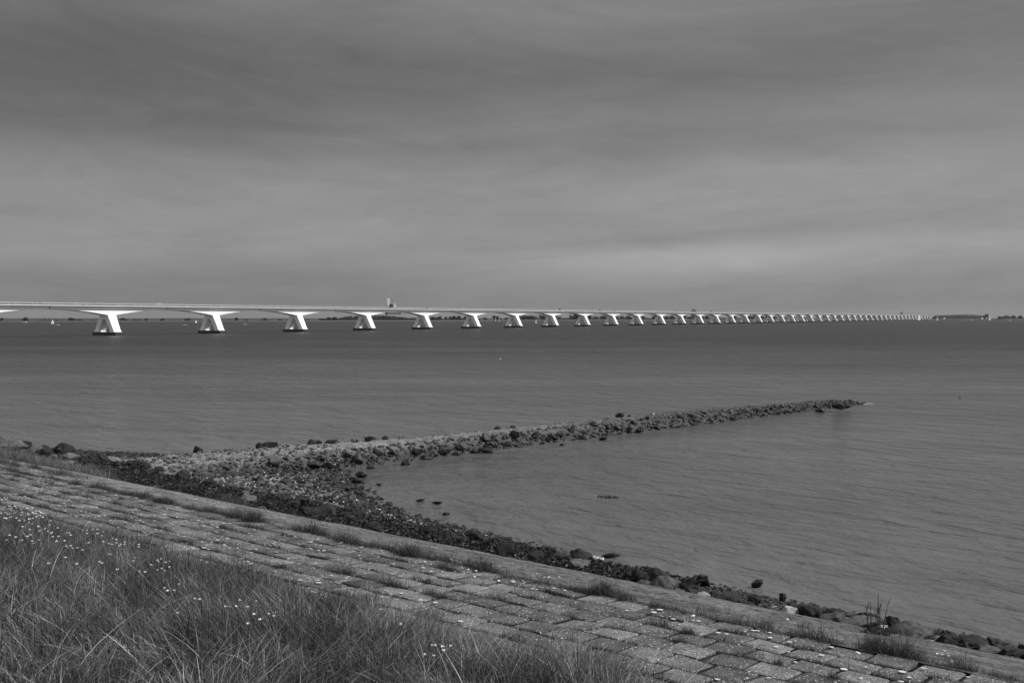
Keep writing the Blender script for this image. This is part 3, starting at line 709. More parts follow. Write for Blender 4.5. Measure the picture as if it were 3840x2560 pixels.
# tufts in the slab joints
pts = []; hs_ = []; lums = []; rr = random.Random(9)
def tuft(u0_, t0_, n_, ru, rt, h):
    lm = rr.uniform(.15, .6)
    for _ in range(n_):
        uu = u0_ + rr.gauss(0, ru); tt = t0_ + rr.gauss(0, rt); q = UT(uu, tt); edgef = math.exp(-((uu-u0_)/ru)**2*.3-((tt-t0_)/rt)**2*.3)
        pts.append((q.x, q.y, float(zprof(uu))-.03)); hs_.append(h*rr.uniform(.5, 1.2)*(.5+.5*edgef)); lums.append(lm)
for r_ in range(0, rows+1):
    for k in range(-6, 110):
        ua = u0 + r_*SL; dens = float(vnoise(np.array(k*.33), np.array(r_*1.7), 33))
        if rr.random() < .8: tuft(ua, k*SL+SL/2, 34, .018, .16, rr.uniform(.025, .05))
        for h2 in range(2):
            ta = k*SL + h2*SL/2 + rr.uniform(-.1, .1)
            if rr.random() < (.85 if dens > .5 else .3): tuft(ua+rr.gauss(0, .02), ta, int(20+240*rr.random()**2), rr.uniform(.03, .075), rr.uniform(.04, .16), rr.uniform(.05, .17))
        if rr.random() < .16:   # cross joint
            tuft(ua + rr.uniform(.1, .4), k*SL + (SL/2 if r_ % 2 else 0), rr.randint(20, 60), .08, .02, rr.uniform(.04, .08))
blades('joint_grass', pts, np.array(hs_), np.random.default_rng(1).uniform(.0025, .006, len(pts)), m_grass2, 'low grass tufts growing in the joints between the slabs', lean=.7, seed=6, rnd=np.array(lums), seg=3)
# the grass ridge between slabs and apron
pts = []; hs_ = []; lums = []
for k in range(2600):
    tt = rr.uniform(1, 60) if rr.random() < .75 else rr.uniform(60, 100); d_ = float(vnoise(np.array(tt*.8), np.array(0.), 44))
    d2 = float(vnoise(np.array(tt*2.6), np.array(7.), 45)); 
    tuft(11.62 + .25*(float(vnoise(np.array(tt*1.4), np.array(3.), 4))-.5), tt, 45, .07, .12, rr.uniform(.05, .12)) if rr.random() < .55 else None
    if rr.random() < .1+2.2*max(0, d_-.2)*max(0, d2-.2): tuft(11.65 + .3*(float(vnoise(np.array(tt*1.4), np.array(3.), 4))-.5), tt, rr.randint(40, 160), rr.uniform(.05, .13), .10, rr.uniform(.09, .34)*(.5+.7*d2))
for k in range(60):
    tt = rr.uniform(4, 55); tuft(rr.uniform(11.9, 14.5), tt, rr.randint(15, 45), .05, .07, rr.uniform(.06, .14))
tuft(16.0, 22.6, 160, .16, .22, .42); tuft(15.8, 22.3, 160, .2, .3, .25)
for k in range(90): tuft(12.9+rr.gauss(0, .35), rr.uniform(25, 31), rr.randint(20, 60), .06, .1, rr.uniform(.12, .25))
for tt in np.arange(14, 60, 1.7): tuft(16.2, tt+rr.random(), rr.randint(6, 14), .06, .08, rr.uniform(.1, .2))
blades('ridge_grass', pts, np.array(hs_), np.random.default_rng(2).uniform(.003, .007, len(pts)), m_grass2, 'ridge of tufted grass running between the slabs and the pale apron', lean=.65, seed=7, rnd=np.array(lums)+.12, seg=3)
# rank grass at the far left of the apron
g = np.random.default_rng(12); n = 110000; u = g.uniform(11.9, 17.2, n); t_ = g.uniform(30.5, 75, n)
k = (g.random(n) < np.clip((t_-30.8-(16-u)*.9)*.8, 0, 1)*np.clip(.4+fbm(u, t_*.6, 3), 0, 1)); u, t_ = u[k], t_[k]
x = u*N_.x + t_*D_.x; y = u*N_.y + t_*D_.y
blades('rank_grass', np.stack([x, y, zprof(u)-.03], -1), g.uniform(.15, .5, len(x)), g.uniform(.008, .016, len(x)), m_grass3, 'tall pale rank grass overgrowing the apron at the far left', lean=.7, seed=9, bias=(.3, -.2), rnd=fbm(u*.8, t_*.8, 5)*.8, seg=3)

# lichen rosettes: thin pale discs lying on the slabs
V = []; Fc = []; rr = random.Random(4)
for k in range(1500):
    tt = rr.uniform(2, 48); uu = rr.uniform(8.3, 11.45)
    if float(vnoise(np.array(uu*.7), np.array(tt*.35), 61)) < .48 - .002*tt: continue
    r_ = rr.uniform(.008, .034)*(1 if rr.random() < .85 else 1.3); q = UT(uu, tt, float(zprof(uu))); b0 = len(V); m = 9
    du = (uu-u0) % SL; 
    if min(du, SL-du) < .05: continue
    for i in range(m):
        an = 2*math.pi*i/m; rad = r_*rr.uniform(.82, 1.12); p_ = UT(uu+rad*math.cos(an), tt+rad*math.sin(an)); V.append((p_.x, p_.y, float(zprof(uu+rad*math.cos(an)))+.022))
    V.append((q.x, q.y, q.z+.026))
    Fc += [(b0+i, b0+(i+1) % m, b0+m) for i in range(m)]
o = np_mesh('lichen', V, Fc, m_lichen, smooth=False); tag(o, 'small round pale lichen rosettes dotting the slabs', 'lichen', kind='stuff')

# ------------------------------------------------------------------ white flowers
fl1 = [(75,1018),(115,1028),(105,1058),(30,1060),(5,1025),(95,1190),(155,1178),(245,1172),(205,1200),(15,1213),(70,1225),(165,1218),(220,1242),(290,1205),(345,1235),(400,1235),(410,1280),(480,1212),(590,1200),(550,1232),(275,1290),(105,1288),(145,1290),(210,1305),(130,1322),(20,1298),(500,1300),(505,1333),(570,1285),(620,1262),(600,1305),(645,1303),(680,1265),(700,1285),(745,1305),(720,1290),(690,1330),(705,1345),(750,1365),(625,1365),(590,1385),(520,1395),(185,1370),(85,1390),(120,1395),(300,1385),(410,1325),(540,1310)]
fl2 = [(200,120),(165,118),(285,148),(250,140),(330,170),(315,175),(205,170),(268,195),(345,208),(418,160),(390,192),(420,212),(448,225),(430,232),(480,185),(500,255),(455,258),(436,120),(65,247),(75,287),(190,287),(135,262),(235,255),(250,245),(265,315),(315,290),(280,298),(548,292),(555,228),(580,228),(590,245),(470,295),(495,298),(575,338),(597,335),(617,360),(665,355),(705,372),(745,205),(785,200),(828,198),(825,232),(875,217),(873,247),(750,228),(860,303),(960,275),(990,282),(765,313),(915,320),(940,325),(993,312),(1012,325),(993,337),(1080,303),(1063,323),(1182,322),(1175,343),(932,405),(950,412),(558,434),(420,487),(848,470),(850,483),(652,488),(1010,538),(1150,440),(1138,467),(1195,553),(1233,556),(1330,475),(1355,455),(1378,448),(1398,480),(1437,475),(1283,500),(1383,525),(1427,518),(1402,548),(1325,540),(1525,668),(1415,693),(1427,716),(1488,716),(1640,785),(1703,796),(2020,803),(2165,808),(2095,857),(2163,912),(2010,856),(1925,853),(1970,858),(2190,960),(2087,1000),(2295,918),(2320,937),(2345,905),(1527,905)]
fl3 = [(1875,1183),(1905,1183),(1945,1195),(1955,1225),(2032,1183),(1812,1257),(1870,1275),(1598,1000)]
FL = [(x/4.704, 1650+y/4.704, 'd') for x, y in fl1] + [(x/2.2615, 1900+y/2.2615, 'm') for x, y in fl2] + [(800+x/2.2615, 1900+y/2.2615, 'r') for x, y in fl3]
FL += [(3200+x/3.675, 2250+y/3.675, 'a') for x, y in [(1265,708),(1185,745),(1215,768),(1310,750),(1345,780),(1335,857)]]
FL += [(1800+x/2.2615, 1900+y/2.2615, 'b') for x, y in [(488,570),(558,600),(580,598),(672,602)]]
def flower():
    root = empty('flower')
    s = MB(); s.tube([(0, 0, 0), (.012, .004, .16), (.004, 0, .30)], [.002, .0017, .0012], 5); s.build('stem', m_grass2b, root)
    h = MB()
    for k in range(5):          # five overlapping cupped petals
        an = k*2*math.pi/5; c, sn = math.cos(an), math.sin(an); pr = []
        for (r_, w, zz) in ((.001, .003, .300), (.008, .0085, .303), (.014, .0085, .309), (.017, .004, .314)):
            pr += [(r_*c - w*sn, r_*sn + w*c, zz), (r_*c + w*sn, r_*sn - w*c, zz+.001)]
        h.add(pr, [(0, 1, 3, 2), (2, 3, 5, 4), (4, 5, 7, 6)])
    hd = h.build('petals', m_petal, root, True)
    cdisc = MB(); cdisc.tube([(0, 0, .300), (0, 0, .306)], [.005, .003], 8); cdisc.build('flower_centre', m_fcentre, root)
    return root
m_grass2b = simple('stem_green', .05, .08, 10, .8, 0)
proto = flower(); remember(proto); first = True
for px, py, z_ in FL:
    o = proto if first else copy_tree(proto); first = False
    lift = {'d': .28, 'm': .26, 'r': .26, 'a': .18, 'b': .18}[z_]
    q = on_ground(px, py, lift); o.location = (q.x, q.y, q.z + lift - .30*1.15)
    sc = random.uniform(.6, 1.0)*(1.3 if z_ == 'd' else 1); o.scale = (sc, sc, 1.15); o.rotation_euler = (random.uniform(-.06, .06), random.uniform(-.06, .06), random.uniform(0, 6))
    lab, grp = {'d': ('white flower in the crowded patch at the left edge where meadow meets slabs', 'flowers crowded at the upper left of the meadow'),
                'm': (('small white flower in the scatter along the upper part of the meadow grass' if px < 900 else 'white flower standing singly in the meadow grass left of centre'), ('flowers scattered in the upper meadow' if px < 900 else 'flowers standing singly in the middle of the meadow')),
                'r': ('white flower in the small cluster at the bottom of the meadow', 'flowers clustered at the bottom of the meadow'),
                'a': ('white flower on the pale apron in the lower right corner', 'flowers on the apron at lower right'),
                'b': ('white flower in the grass ridge near the middle of the apron', 'flowers in the grass ridge')}[z_]
    tag(o, lab, 'flower', grp)
# little white shells and scraps on the slabs' edge
V = []
pts = []; sz = []
for x, y in [(2000+2012/3.36, 2150+548/3.36), (1300+2222/3.36, 2050+438/3.36), (1300+1915/3.36, 2050+440/3.36)] + [(1300+x/3.36, 2050+y/3.36) for x, y in [(985,203),(1320,170),(1458,275),(1530,298),(1630,312),(1285,268),(1610,385)]] + [(3200+75/3.675, 2250+745/3.675), (3200+40/3.675, 2250+735/3.675), (2800+345/2.26, 1900+960/2.26)]:
    q = on_ground(x, y); pts.append((q.x, q.y, q.z+.015)); sz.append(random.uniform(.035, .06))
stones('scattered_shells', pts, sz, m_shell, 'scattered white shells lying along the grass ridge', 'shells', 8, flat=.5)

# ------------------------------------------------------------------ dead shrub and thin twigs
def shrub(name, base, h, n, spread, label, root_mass=True, seed=1):
    rr = random.Random(seed); root = empty(name, base); mb = MB()
    def br(p, d, L, r, depth):
        pts = [p]; q = Vector(p)
        for k in range(4):
            d = (d + Vector((rr.uniform(-.12, .12), rr.uniform(-.12, .12), rr.uniform(.0, .15)))).normalized(); q = q + d*L/4; pts.append(q.copy())
            if depth < 2 and k >= 1 and rr.random() < .75:
                br(q.copy(), (d + Vector((rr.uniform(-.45, .45), rr.uniform(-.4, .4), .35))).normalized(), L*rr.uniform(.2, .4), r*.6, depth+1)
        mb.tube(pts, [r, r*.85, r*.7, r*.55, r*.35], 5)
    for k in range(n):
        a = (k+.5)/n*2-1
        br(Vector((a*spread, rr.uniform(-.03, .03), 0)), Vector((a*.08+rr.uniform(-.06, .06), 0, 1)).normalized(), h*rr.uniform(.65, 1), .009, 0)
    mb.build('stems', m_twig, root, True)
    if root_mass:
        V = []; n_ = 520
        for k in range(n_):
            p_ = Vector((rr.gauss(0, spread*.55), rr.gauss(0, spread*.5), abs(rr.gauss(0, .035)))); d = Vector((rr.gauss(0, 1), rr.gauss(0, 1), rr.gauss(0, .6))).normalized()*.05; e_ = d.orthogonal().normalized()*.012
            V += [p_-d, p_+e_, p_+d, p_-e_]
        o = np_mesh('root_tangle', [v[:] for v in V], np.arange(n_*4).reshape(-1, 4), m_twig, root, False)
        tag(o, kind='stuff')
    tag(root, label, 'shrub'); return root
q = on_ground(3285, 2375); shrub('dead_shrub', q, 0.50*q.y/15.5*1.0, 6, .13, 'leafless dark shrub of upright twigs on the apron at lower right', True, 3)
q = on_ground(1780, 2018+20); shrub('bare_twig', (q.x, q.y, q.z), .45*q.y/17, 1, .05, 'thin bare twig rising at the apron edge left of the grass clump', False, 5)

# ------------------------------------------------------------------ birds
def bird(name, loc, rz, L, mats, label, back, belly, head):
    root = empty(name, loc, rz); s = L
    b = MB()       # one lofted body: tail, back, breast, neck, head
    b.tube([(-.5*s, 0, .30*s), (-.38*s, 0, .31*s), (-.2*s, 0, .33*s), (0, 0, .36*s), (.16*s, 0, .41*s), (.24*s, 0, .50*s), (.28*s, 0, .57*s), (.34*s, 0, .58*s), (.38*s, 0, .57*s)],
           [(.035*s, .01*s), (.06*s, .03*s), (.11*s, .09*s), (.13*s, .125*s), (.10*s, .105*s), (.065*s, .065*s), (.062*s, .06*s), (.05*s, .045*s), (.015*s, .015*s)], 10)
    ob = b.build('body', [mats[0], mats[1]], root, True)
    for pl in ob.data.polygons:
        c = pl.center
        pl.material_index = 1 if back(c.x/s, c.z/s) else 0
    for sd in (-1, 1):
        w = MB(); w.tube([(.12*s, sd*.11*s, .42*s), (-.1*s, sd*.125*s, .40*s), (-.32*s, sd*.07*s, .35*s), (-.56*s, sd*.02*s, .32*s)], [(.02*s, .05*s), (.025*s, .085*s), (.02*s, .06*s), (.008*s, .01*s)], 6)
        w.build('wing', mats[1], root, True)
        l = MB(); l.tube([(.0, sd*.04*s, .26*s), (-.01*s, sd*.045*s, .13*s), (0, sd*.045*s, .0)], .009*s, 5); l.tube([(0, sd*.045*s, .005*s), (.07*s, sd*.045*s, .005*s)], .009*s, 4); l.build('leg', m_beak, root)
    k = MB(); k.tube([(.37*s, 0, .57*s), (.47*s, 0, .555*s), (.50*s, 0, .54*s)], [.018*s, .014*s, .004*s], 6); k.build('beak', m_beak, root)
    tag(root, label, 'bird'); return root
q = P(222, 1691, .9); q.z = ground(q.x, q.y)+.45
bird('oystercatcher', q, R(20), .45, (m_feath_w, m_feath_b), 'black and white wading bird on the boulders left of the groyne', lambda x, z: z > .36 or x > .14, None, None)
q = P(2447, 1561, 1.15)
bird('gull', q, R(5), .66, (m_feath_w, m_feath_g), 'white-headed gull standing on the middle of the groyne', lambda x, z: x < .02, None, None)
for (px, py, L, rz, lab) in [(3600, 1494, .5, 200, 'dark water bird swimming alone right of the groyne tip'), (1876, 1346, .6, 10, 'small pale bird floating far out in the middle of the sea')]:
    q = P(px, py, 0); root = empty('swimming_bird', q, R(rz)); s = L*1.3
    b = MB(); b.tube([(-.45*s, 0, .12*s), (-.25*s, 0, .08*s), (0, 0, .06*s), (.2*s, 0, .1*s), (.27*s, 0, .24*s), (.3*s, 0, .32*s), (.38*s, 0, .33*s), (.46*s, 0, .31*s)], [(.03*s, .02*s), (.1*s, .08*s), (.14*s, .12*s), (.1*s, .1*s), (.045*s, .05*s), (.06*s, .06*s), (.045*s, .04*s), (.01*s, .01*s)], 8)
    b.build('body', m_feath_b if px > 3000 else m_feath_w, root, True); tag(root, lab, 'bird')
# foam and drifting weed
def patch(name, px0, py0, px1, py1, n_, mat, lab, cat, size, seed, hgt=.05):
    rr = random.Random(seed); pts = []; sz = []
    for k in range(n_):
        f_ = rr.random(); q = P(px0+(px1-px0)*f_+rr.gauss(0, 3), py0+(py1-py0)*f_+rr.gauss(0, 2.2), 0); pts.append((q.x, q.y, abs(rr.gauss(0, hgt)))); sz.append(rr.uniform(.4, 1)*size)
    return stones(name, pts, sz, mat, lab, cat, seed, flat=.35)
patch('foam', 2363, 2137, 2420, 2160, 200, m_foam, 'white splash of foam against the black boulders right of centre', 'foam', .12, 31)
patch('foam', 2475, 2170, 2535, 2192, 120, m_foam, 'second streak of foam along boulders right of the tallest block', 'foam', .11, 32)
patch('foam', 2210, 2086, 2262, 2096, 90, m_foam, 'little curl of foam beside the flat black rock', 'foam', .12, 33, .03)
patch('foam', 3190, 1514, 3270, 1513, 150, m_foam, 'thin line of foam at the seaward tip of the groyne', 'foam', .14, 34, .02)
patch('floating_seaweed', 2240, 1861, 2320, 1865, 60, m_weed, 'dark floating mat of seaweed in the middle of the bay', 'seaweed', .22, 35, .02)

# ------------------------------------------------------------------ the long bridge
B_ = Vector((.4912, .8711)); P0 = Vector((-.4060*683.8, 683.8)); SP = 95.0; BRZ = math.atan2(B_.y, B_.x)
def bp(s, y=0, z=0):             # along the axis (metres from the first pier in view), y towards the far side
    return Vector((P0.x + B_.x*s - B_.y*y, P0.y + B_.y*s + B_.x*y, z))
ZT, ZS, ZB, ZP = 13.96, 19.94, 17.84, 2.34
bridge = empty('bridge', (P0.x, P0.y, 0), BRZ)
tag(bridge, 'very long white concrete bridge on A-shaped piers crossing the whole sea', 'bridge')
def pier(dz=0.0):
    mb = MB(); zt = ZT
    prof = [(-4.15, zt), (-9.85, ZP+.5), (-6.1, ZP+.5), (-1.25, 11.0), (1.25, 11.0), (6.1, ZP+.5), (9.85, ZP+.5), (4.15, zt)]
    ax = lambda z: 2.85 + (3.33-2.85)*(z-ZP)/(ZT-ZP)
    vs = [(-ax(z), y, z) for y, z in prof] + [(ax(z), y, z) for y, z in prof]
    fs = [(0, 1, 2, 3), (0, 3, 4, 7), (7, 4, 5, 6)]; fs += [tuple(i+8 for i in reversed(f)) for f in fs]
    fs += [(i, (i+1) % 8, (i+1) % 8+8, i+8) for i in range(8)]
    mb.add(vs, fs)
    for sd in (-1, 1): mb.box(-3.2, 3.2, sd*8.0-2.4, sd*8.0+2.4, ZP-.2, ZP+.52)
    pr = mb.build('pier', m_white, bridge)
    b = MB(); w = 3.45; l = 11.95; c = .5; poly = [(-w, -l+c), (-w+c, -l), (w-c, -l), (w, -l+c), (w, l-c), (w-c, l), (-w+c, l), (-w, l-c)]
    b.add([(x, y, -1.2) for x, y in poly] + [(x, y, ZP-.1) for x, y in poly] + [(x*.985, y*.995, ZP) for x, y in poly],
          [tuple(range(7, -1, -1)), tuple(range(16, 24))] + [(k, (k+1) % 8, (k+1) % 8+8, k+8) for k in range(8)] + [(k+8, (k+1) % 8+8, (k+1) % 8+16, k+16) for k in range(8)])
    b.build('pier_base', m_base, pr); return pr
def girder():
    mb = MB(); xs = [-47.2] + list(np.linspace(-44, -4, 14)) + [-3.33, 3.33] + list(np.linspace(4, 44, 14)) + [47.2]
    def zb(x):
        s = min(1, max(0, (abs(x)-3.33)/43.9)); return ZT + (ZB-ZT)*(1-(1-s)**1.9)
    vs = []
    for x in xs: vs += [(x, -4.15, zb(x)), (x, 4.15, zb(x)), (x, 4.15, ZS-.05), (x, -4.15, ZS-.05)]
    fs = [(0, 1, 2, 3)] + [tuple(reversed([len(vs)-4+i for i in range(4)]))]
    for k in range(len(xs)-1):
        for j in range(4): fs.append((4*k+j, 4*k+4+j, 4*k+4+(j+1) % 4, 4*k+(j+1) % 4))
    mb.add(vs, fs); g = mb.build('girder', m_white, bridge)
    s = MB(); s.prism([(-47.42, ZS), (47.42, ZS), (47.42, ZS+.4), (-47.42, ZS+.4)], -6.95, 6.95); s.box(-47.45, 47.45, -6.6, 6.6, ZS+.4, ZS+.75)
    s.build('deck_slab', [m_white], g)
    for sd in (-1, 1):
        e = MB(); e.box(-47.44, 47.44, sd*6.8-.13, sd*6.8+.13, ZS+.402, ZS+1.55)
        e.box(-47.44, 47.44, sd*6.8-.2, sd*6.8+.2, ZS+1.56, ZS+1.68, 1)
        for k in range(-15, 16): e.box(k*3.1-.07, k*3.1+.07, sd*6.8-.07, sd*6.8+.07, ZS+1.68, ZS+1.92, 1)
        e.box(-47.44, 47.44, sd*6.8-.05, sd*6.8+.05, ZS+1.9, ZS+1.98, 1)
        e.build('parapet', [m_edge, m_rail], g)
    jt = MB(); jt.box(47.2, 47.8, -4.0, 4.0, ZB+.02, ZS-.06); jt.build('expansion_joint', m_black, g)
    return g
pr = pier(); gd = girder(); remember(pr); remember(gd)
for i in range(-1, 48):
    if i == 0: continue
    x_ = SP*i; dz = 0
    if i in (43,): continue
    if i >= 44: dz = -(i-43.2)**1.35*.95
    a = copy_tree(pr, bridge); a.location.x = x_; a.location.z = 0; a.scale.z = 1 + dz/14
    b = copy_tree(gd, bridge); b.location.x = x_; b.location.z = dz
    if i >= 44: b.rotation_euler.y = math.atan((.9+.5*(i-44))/95.)*1.0
# the opening part near the far end
for y0, y1 in ((-3, -13), (13, 3)):
    pass
m = MB(); x_ = SP*43
m.box(x_-34, x_-12, -7.2, 7.2, -1, 20.6); m.build('bascule_pier', m_white, bridge)
m = MB(); m.box(x_+2, x_+22, -7.2, 7.2, -1, 20.0); m.build('bascule_pier', m_white, bridge)
m = MB(); m.box(x_-48, x_+48, -6.9, 6.9, 19.6, 21.0); m.build('bascule_leaf', m_edge, bridge)
m = MB(); m.box(-46, 46, -6.5, 6.5, ZS+.752, ZS+.80)
# the road surface on top of all the spans
m = MB(); m.box(-142, SP*43, -6.4, 6.4, ZS+.753, ZS+.79); m.build('roadway', m_asph, bridge)

# ------------------------------------------------------------------ vehicles, cyclists and the inspection rig on the deck
ZR = ZS + .79
def i_of(px): 
    # photo x -> metres along the axis
    k = (px-CX)/F; return (k*P0.y - P0.x)/(B_.x - k*B_.y)
def car(paint, van=False):
    root = empty('car'); b = MB()
    L, Wd, Hh = (4.4, .9, 1.5) if not van else (5.4, 1.0, 2.3)
    b.prism([(-L/2, .35), (L/2, .35), (L/2, .75), (L/2-.25, .9), (L/2-1.1, .98), (L*.12, Hh), (-L*.30, Hh), (-L*.46, 1.05), (-L/2, .95)] if not van else
            [(-L/2, .4), (L/2, .4), (L/2, .95), (L/2-.7, 1.2), (L/2-1.4, Hh-.1), (L/2-1.8, Hh), (-L/2+.1, Hh), (-L/2, Hh-.2)], -Wd, Wd)
    body = b.build('body', paint, root, False, .04)
    gl = MB(); z0, z1 = (1.0, Hh-.1) if not van else (1.3, Hh-.35)
    for sd in (-1, 1): gl.box(-L*.28, L*.10, sd*Wd-.02, sd*Wd+.015, z0, z1)
    gl.build('window', m_glass, body)
    for sx in (-1, 1):
        for sd in (-1, 1):
            w = MB(); w.tube([(sx*L*.3, sd*Wd-.12, .33), (sx*L*.3, sd*Wd+.06, .33)], .33, 14); w.build('wheel', m_tyre, root)
    return root
cars = {'w': car(m_carw), 'd': car(m_card), 'g': car(m_carg), 'v': car(m_carg, True)}
for k in cars: remember(cars[k])
usedc = set()
CARS = [(588, 'w', 'white car with dark windows driving between the first two piers'), (1593, 'd', 'dark car just right of the inspection rig'),
        (2093, 'v', 'grey van on the bridge above the sixth pier from left'), (2211, 'g', 'grey car on the bridge following the van'), (2244, 'v', 'tall dark-looking van seen above the parapet near mid-bridge'),
        (2299, 'd', 'small dark car right of the tall van near mid-bridge'), (2526, 'd', 'dark car on the bridge left of the church tower'), (2662, 'v', 'van on the bridge just right of the church tower'),
        (2721, 'g', 'grey car second to the right of the church tower'), (2763, 'd', 'dark car third to the right of the church tower'), (2838, 'g', 'grey car fourth to the right of the church tower'),
        (3115, 'd', 'tiny dark car far along the bridge'), (3256, 'w', 'tiny white vehicle far along the bridge')]
for px, k, lab in CARS:
    o = cars[k] if k not in usedc else copy_tree(cars[k]); usedc.add(k)
    s_ = i_of(px); q = bp(s_, -3.0, ZR+.08); o.location = q; o.rotation_euler = (0, 0, BRZ); o.scale = (1, 1, 1.3 if k == 'v' else 1.1); tag(o, lab, 'van' if k == 'v' else 'car', 'vehicles on the bridge')
def cyclist(px, lab):
    q = bp(i_of(px), -5.6, ZR); root = empty('person', q, BRZ)
    me = bpy.data.meshes.new('body'); pt = [(0, 0, 1.0), (.05, 0, 1.25), (.2, 0, 1.5), (.26, 0, 1.62), (.3, 0, 1.75), (.28, .18, 1.48), (.4, .2, 1.3), (.55, .2, 1.15), (.28, -.18, 1.48), (.4, -.2, 1.3), (.55, -.2, 1.15), (.05, .1, .95), (.28, .12, .75), (.08, .12, .35), (.05, -.1, .95), (.25, -.12, .6), (.1, -.12, .2), (.18, .12, .3), (.2, -.12, .15)]
    me.from_pydata(pt, [(0, 1), (1, 2), (2, 3), (3, 4), (2, 5), (5, 6), (6, 7), (2, 8), (8, 9), (9, 10), (0, 11), (11, 12), (12, 13), (13, 17), (0, 14), (14, 15), (15, 16), (16, 18)], [])
    o = link(bpy.data.objects.new('body', me), root); me.materials.append(m_cloth)
    sk = o.modifiers.new('skin', 'SKIN'); rad = [.16, .17, .18, .07, .11, .07, .05, .04, .07, .05, .04, .1, .08, .055, .1, .08, .055, .05, .05]
    for v, r_ in zip(me.skin_vertices[0].data, rad): v.radius = (r_, r_)
    me.skin_vertices[0].data[0].use_root = True
    o.modifiers.new('sub', 'SUBSURF').levels = 1
    tag(root, lab, 'person', 'cyclists on the bridge')
    bk = empty('bicycle', q, BRZ)
    for x in (-.5, .58):
        w = MB(); pts = [(x+.34*math.cos(a), 0, .35+.34*math.sin(a)) for a in np.linspace(0, 2*math.pi, 17)]; w.tube(pts, .02, 5, cap=False); w.build('wheel', m_tyre, bk)
    f_ = MB(); f_.tube([(-.5, 0, .35), (-.1, 0, .9), (.45, 0, .85), (.0, 0, .3), (-.1, 0, .9)], .02, 5); f_.tube([(.0, 0, .3), (-.5, 0, .35)], .02, 5); f_.tube([(.58, 0, .35), (.45, 0, .95), (.42, 0, 1.05)], .02, 5); f_.tube([(.45, -.25, 1.08), (.45, .25, 1.08)], .02, 5)
    f_.build('frame', m_card, bk); sd = MB(); sd.box(-.25, .05, -.08, .08, .92, .98); sd.build('saddle', m_tyre, bk); tag(bk, 'bicycle ridden by the ' + lab, 'bicycle', 'bicycles on the bridge')
cyclist(112, 'leftmost cyclist on the bridge, in dark clothes'); cyclist(128, 'second cyclist from the left on the bridge'); cyclist(331, 'cyclist alone above the first whole pier')
s_ = i_of(1476); root = empty('inspection_rig', bp(s_, 0, 0), BRZ)
tag(root, 'bridge inspection truck with lattice tower and a long platform slung under the deck', 'truck')
tw = MB(); tx = -1.3; 
for dx in (-1.0, 1.0):
    for dy in (4.6, 6.2): tw.tube([(tx+dx, dy, ZR+.5), (tx+dx, dy, ZR+9.8)], .18, 5)
for k in range(7):
    z0 = ZR+.5+k*1.33
    for dy in (4.6, 6.2): tw.tube([(tx-1, dy, z0), (tx+1, dy, z0+1.33)], .13, 4); tw.tube([(tx-1, dy, z0+1.33), (tx+1, dy, z0+1.33)], .13, 4)
    for dx in (-1, 1): tw.tube([(tx+dx, 4.6, z0), (tx+dx, 6.2, z0+1.33)], .13, 4)
tw.build('lattice_tower', m_lattice, root)
tk = MB(); tk.box(-1.6, 6.5, 2.4, 4.9, ZR+.6, ZR+1.5); tk.box(-.5, 3.2, 2.5, 4.8, ZR+1.5, ZR+4.6); tk.build('truck_bed', m_dsteel, root)
cb = MB(); cb.prism([(4.0, ZR+.8), (6.9, ZR+.8), (6.9, ZR+2.3), (6.4, ZR+3.3), (4.0, ZR+3.3)], 2.45, 4.85); cab = cb.build('cab', m_carw, root); wn = MB(); wn.box(4.8, 6.2, 2.40, 2.44, ZR+2.1, ZR+3.0); wn.build('window', m_glass, cab)
for x in (-.5, 1.2, 5.4):
    for y in (2.5, 4.8): w = MB(); w.tube([(x, y-.15, ZR+.5), (x, y+.15, ZR+.5)], .5, 12); w.build('wheel', m_tyre, root)
cg = MB()
for x in (3.4, 6.8):
    for y in (2.5, 4.8): cg.tube([(x, y, ZR+1.5), (x, y, ZR+5.0)], .14, 4)
for z in (ZR+3.9, ZR+5.0): cg.tube([(3.4, 2.5, z), (6.8, 2.5, z), (6.8, 4.8, z), (3.4, 4.8, z), (3.4, 2.5, z)], .14, 4)
cg.build('work_cage', m_lattice, root)
ar = MB(); ar.tube([(-3.6, 5.4, ZR+2.6), (1, 5.4, ZR+2.6)], .2, 5); ar.box(-2.0, -.6, 7.2, 8.6, 15.0, ZR+1.2); ar.build('mast_arm', m_dsteel, root)
pf = MB(); pf.box(-1.9, -.3, -9.5, 8.4, 15.3, 15.55)
for k in range(19):
    y = -9.3+k*.98; pf.box(-1.9, -1.8, y-.06, y+.06, 15.5, 16.7); pf.box(-.4, -.3, y-.06, y+.06, 15.5, 16.7)
pf.box(-1.9, -1.82, -9.5, 8.4, 15.9, 16.7); pf.box(-.38, -.3, -9.5, 8.4, 16.0, 16.7); pf.build('under_deck_platform', m_dsteel, root)

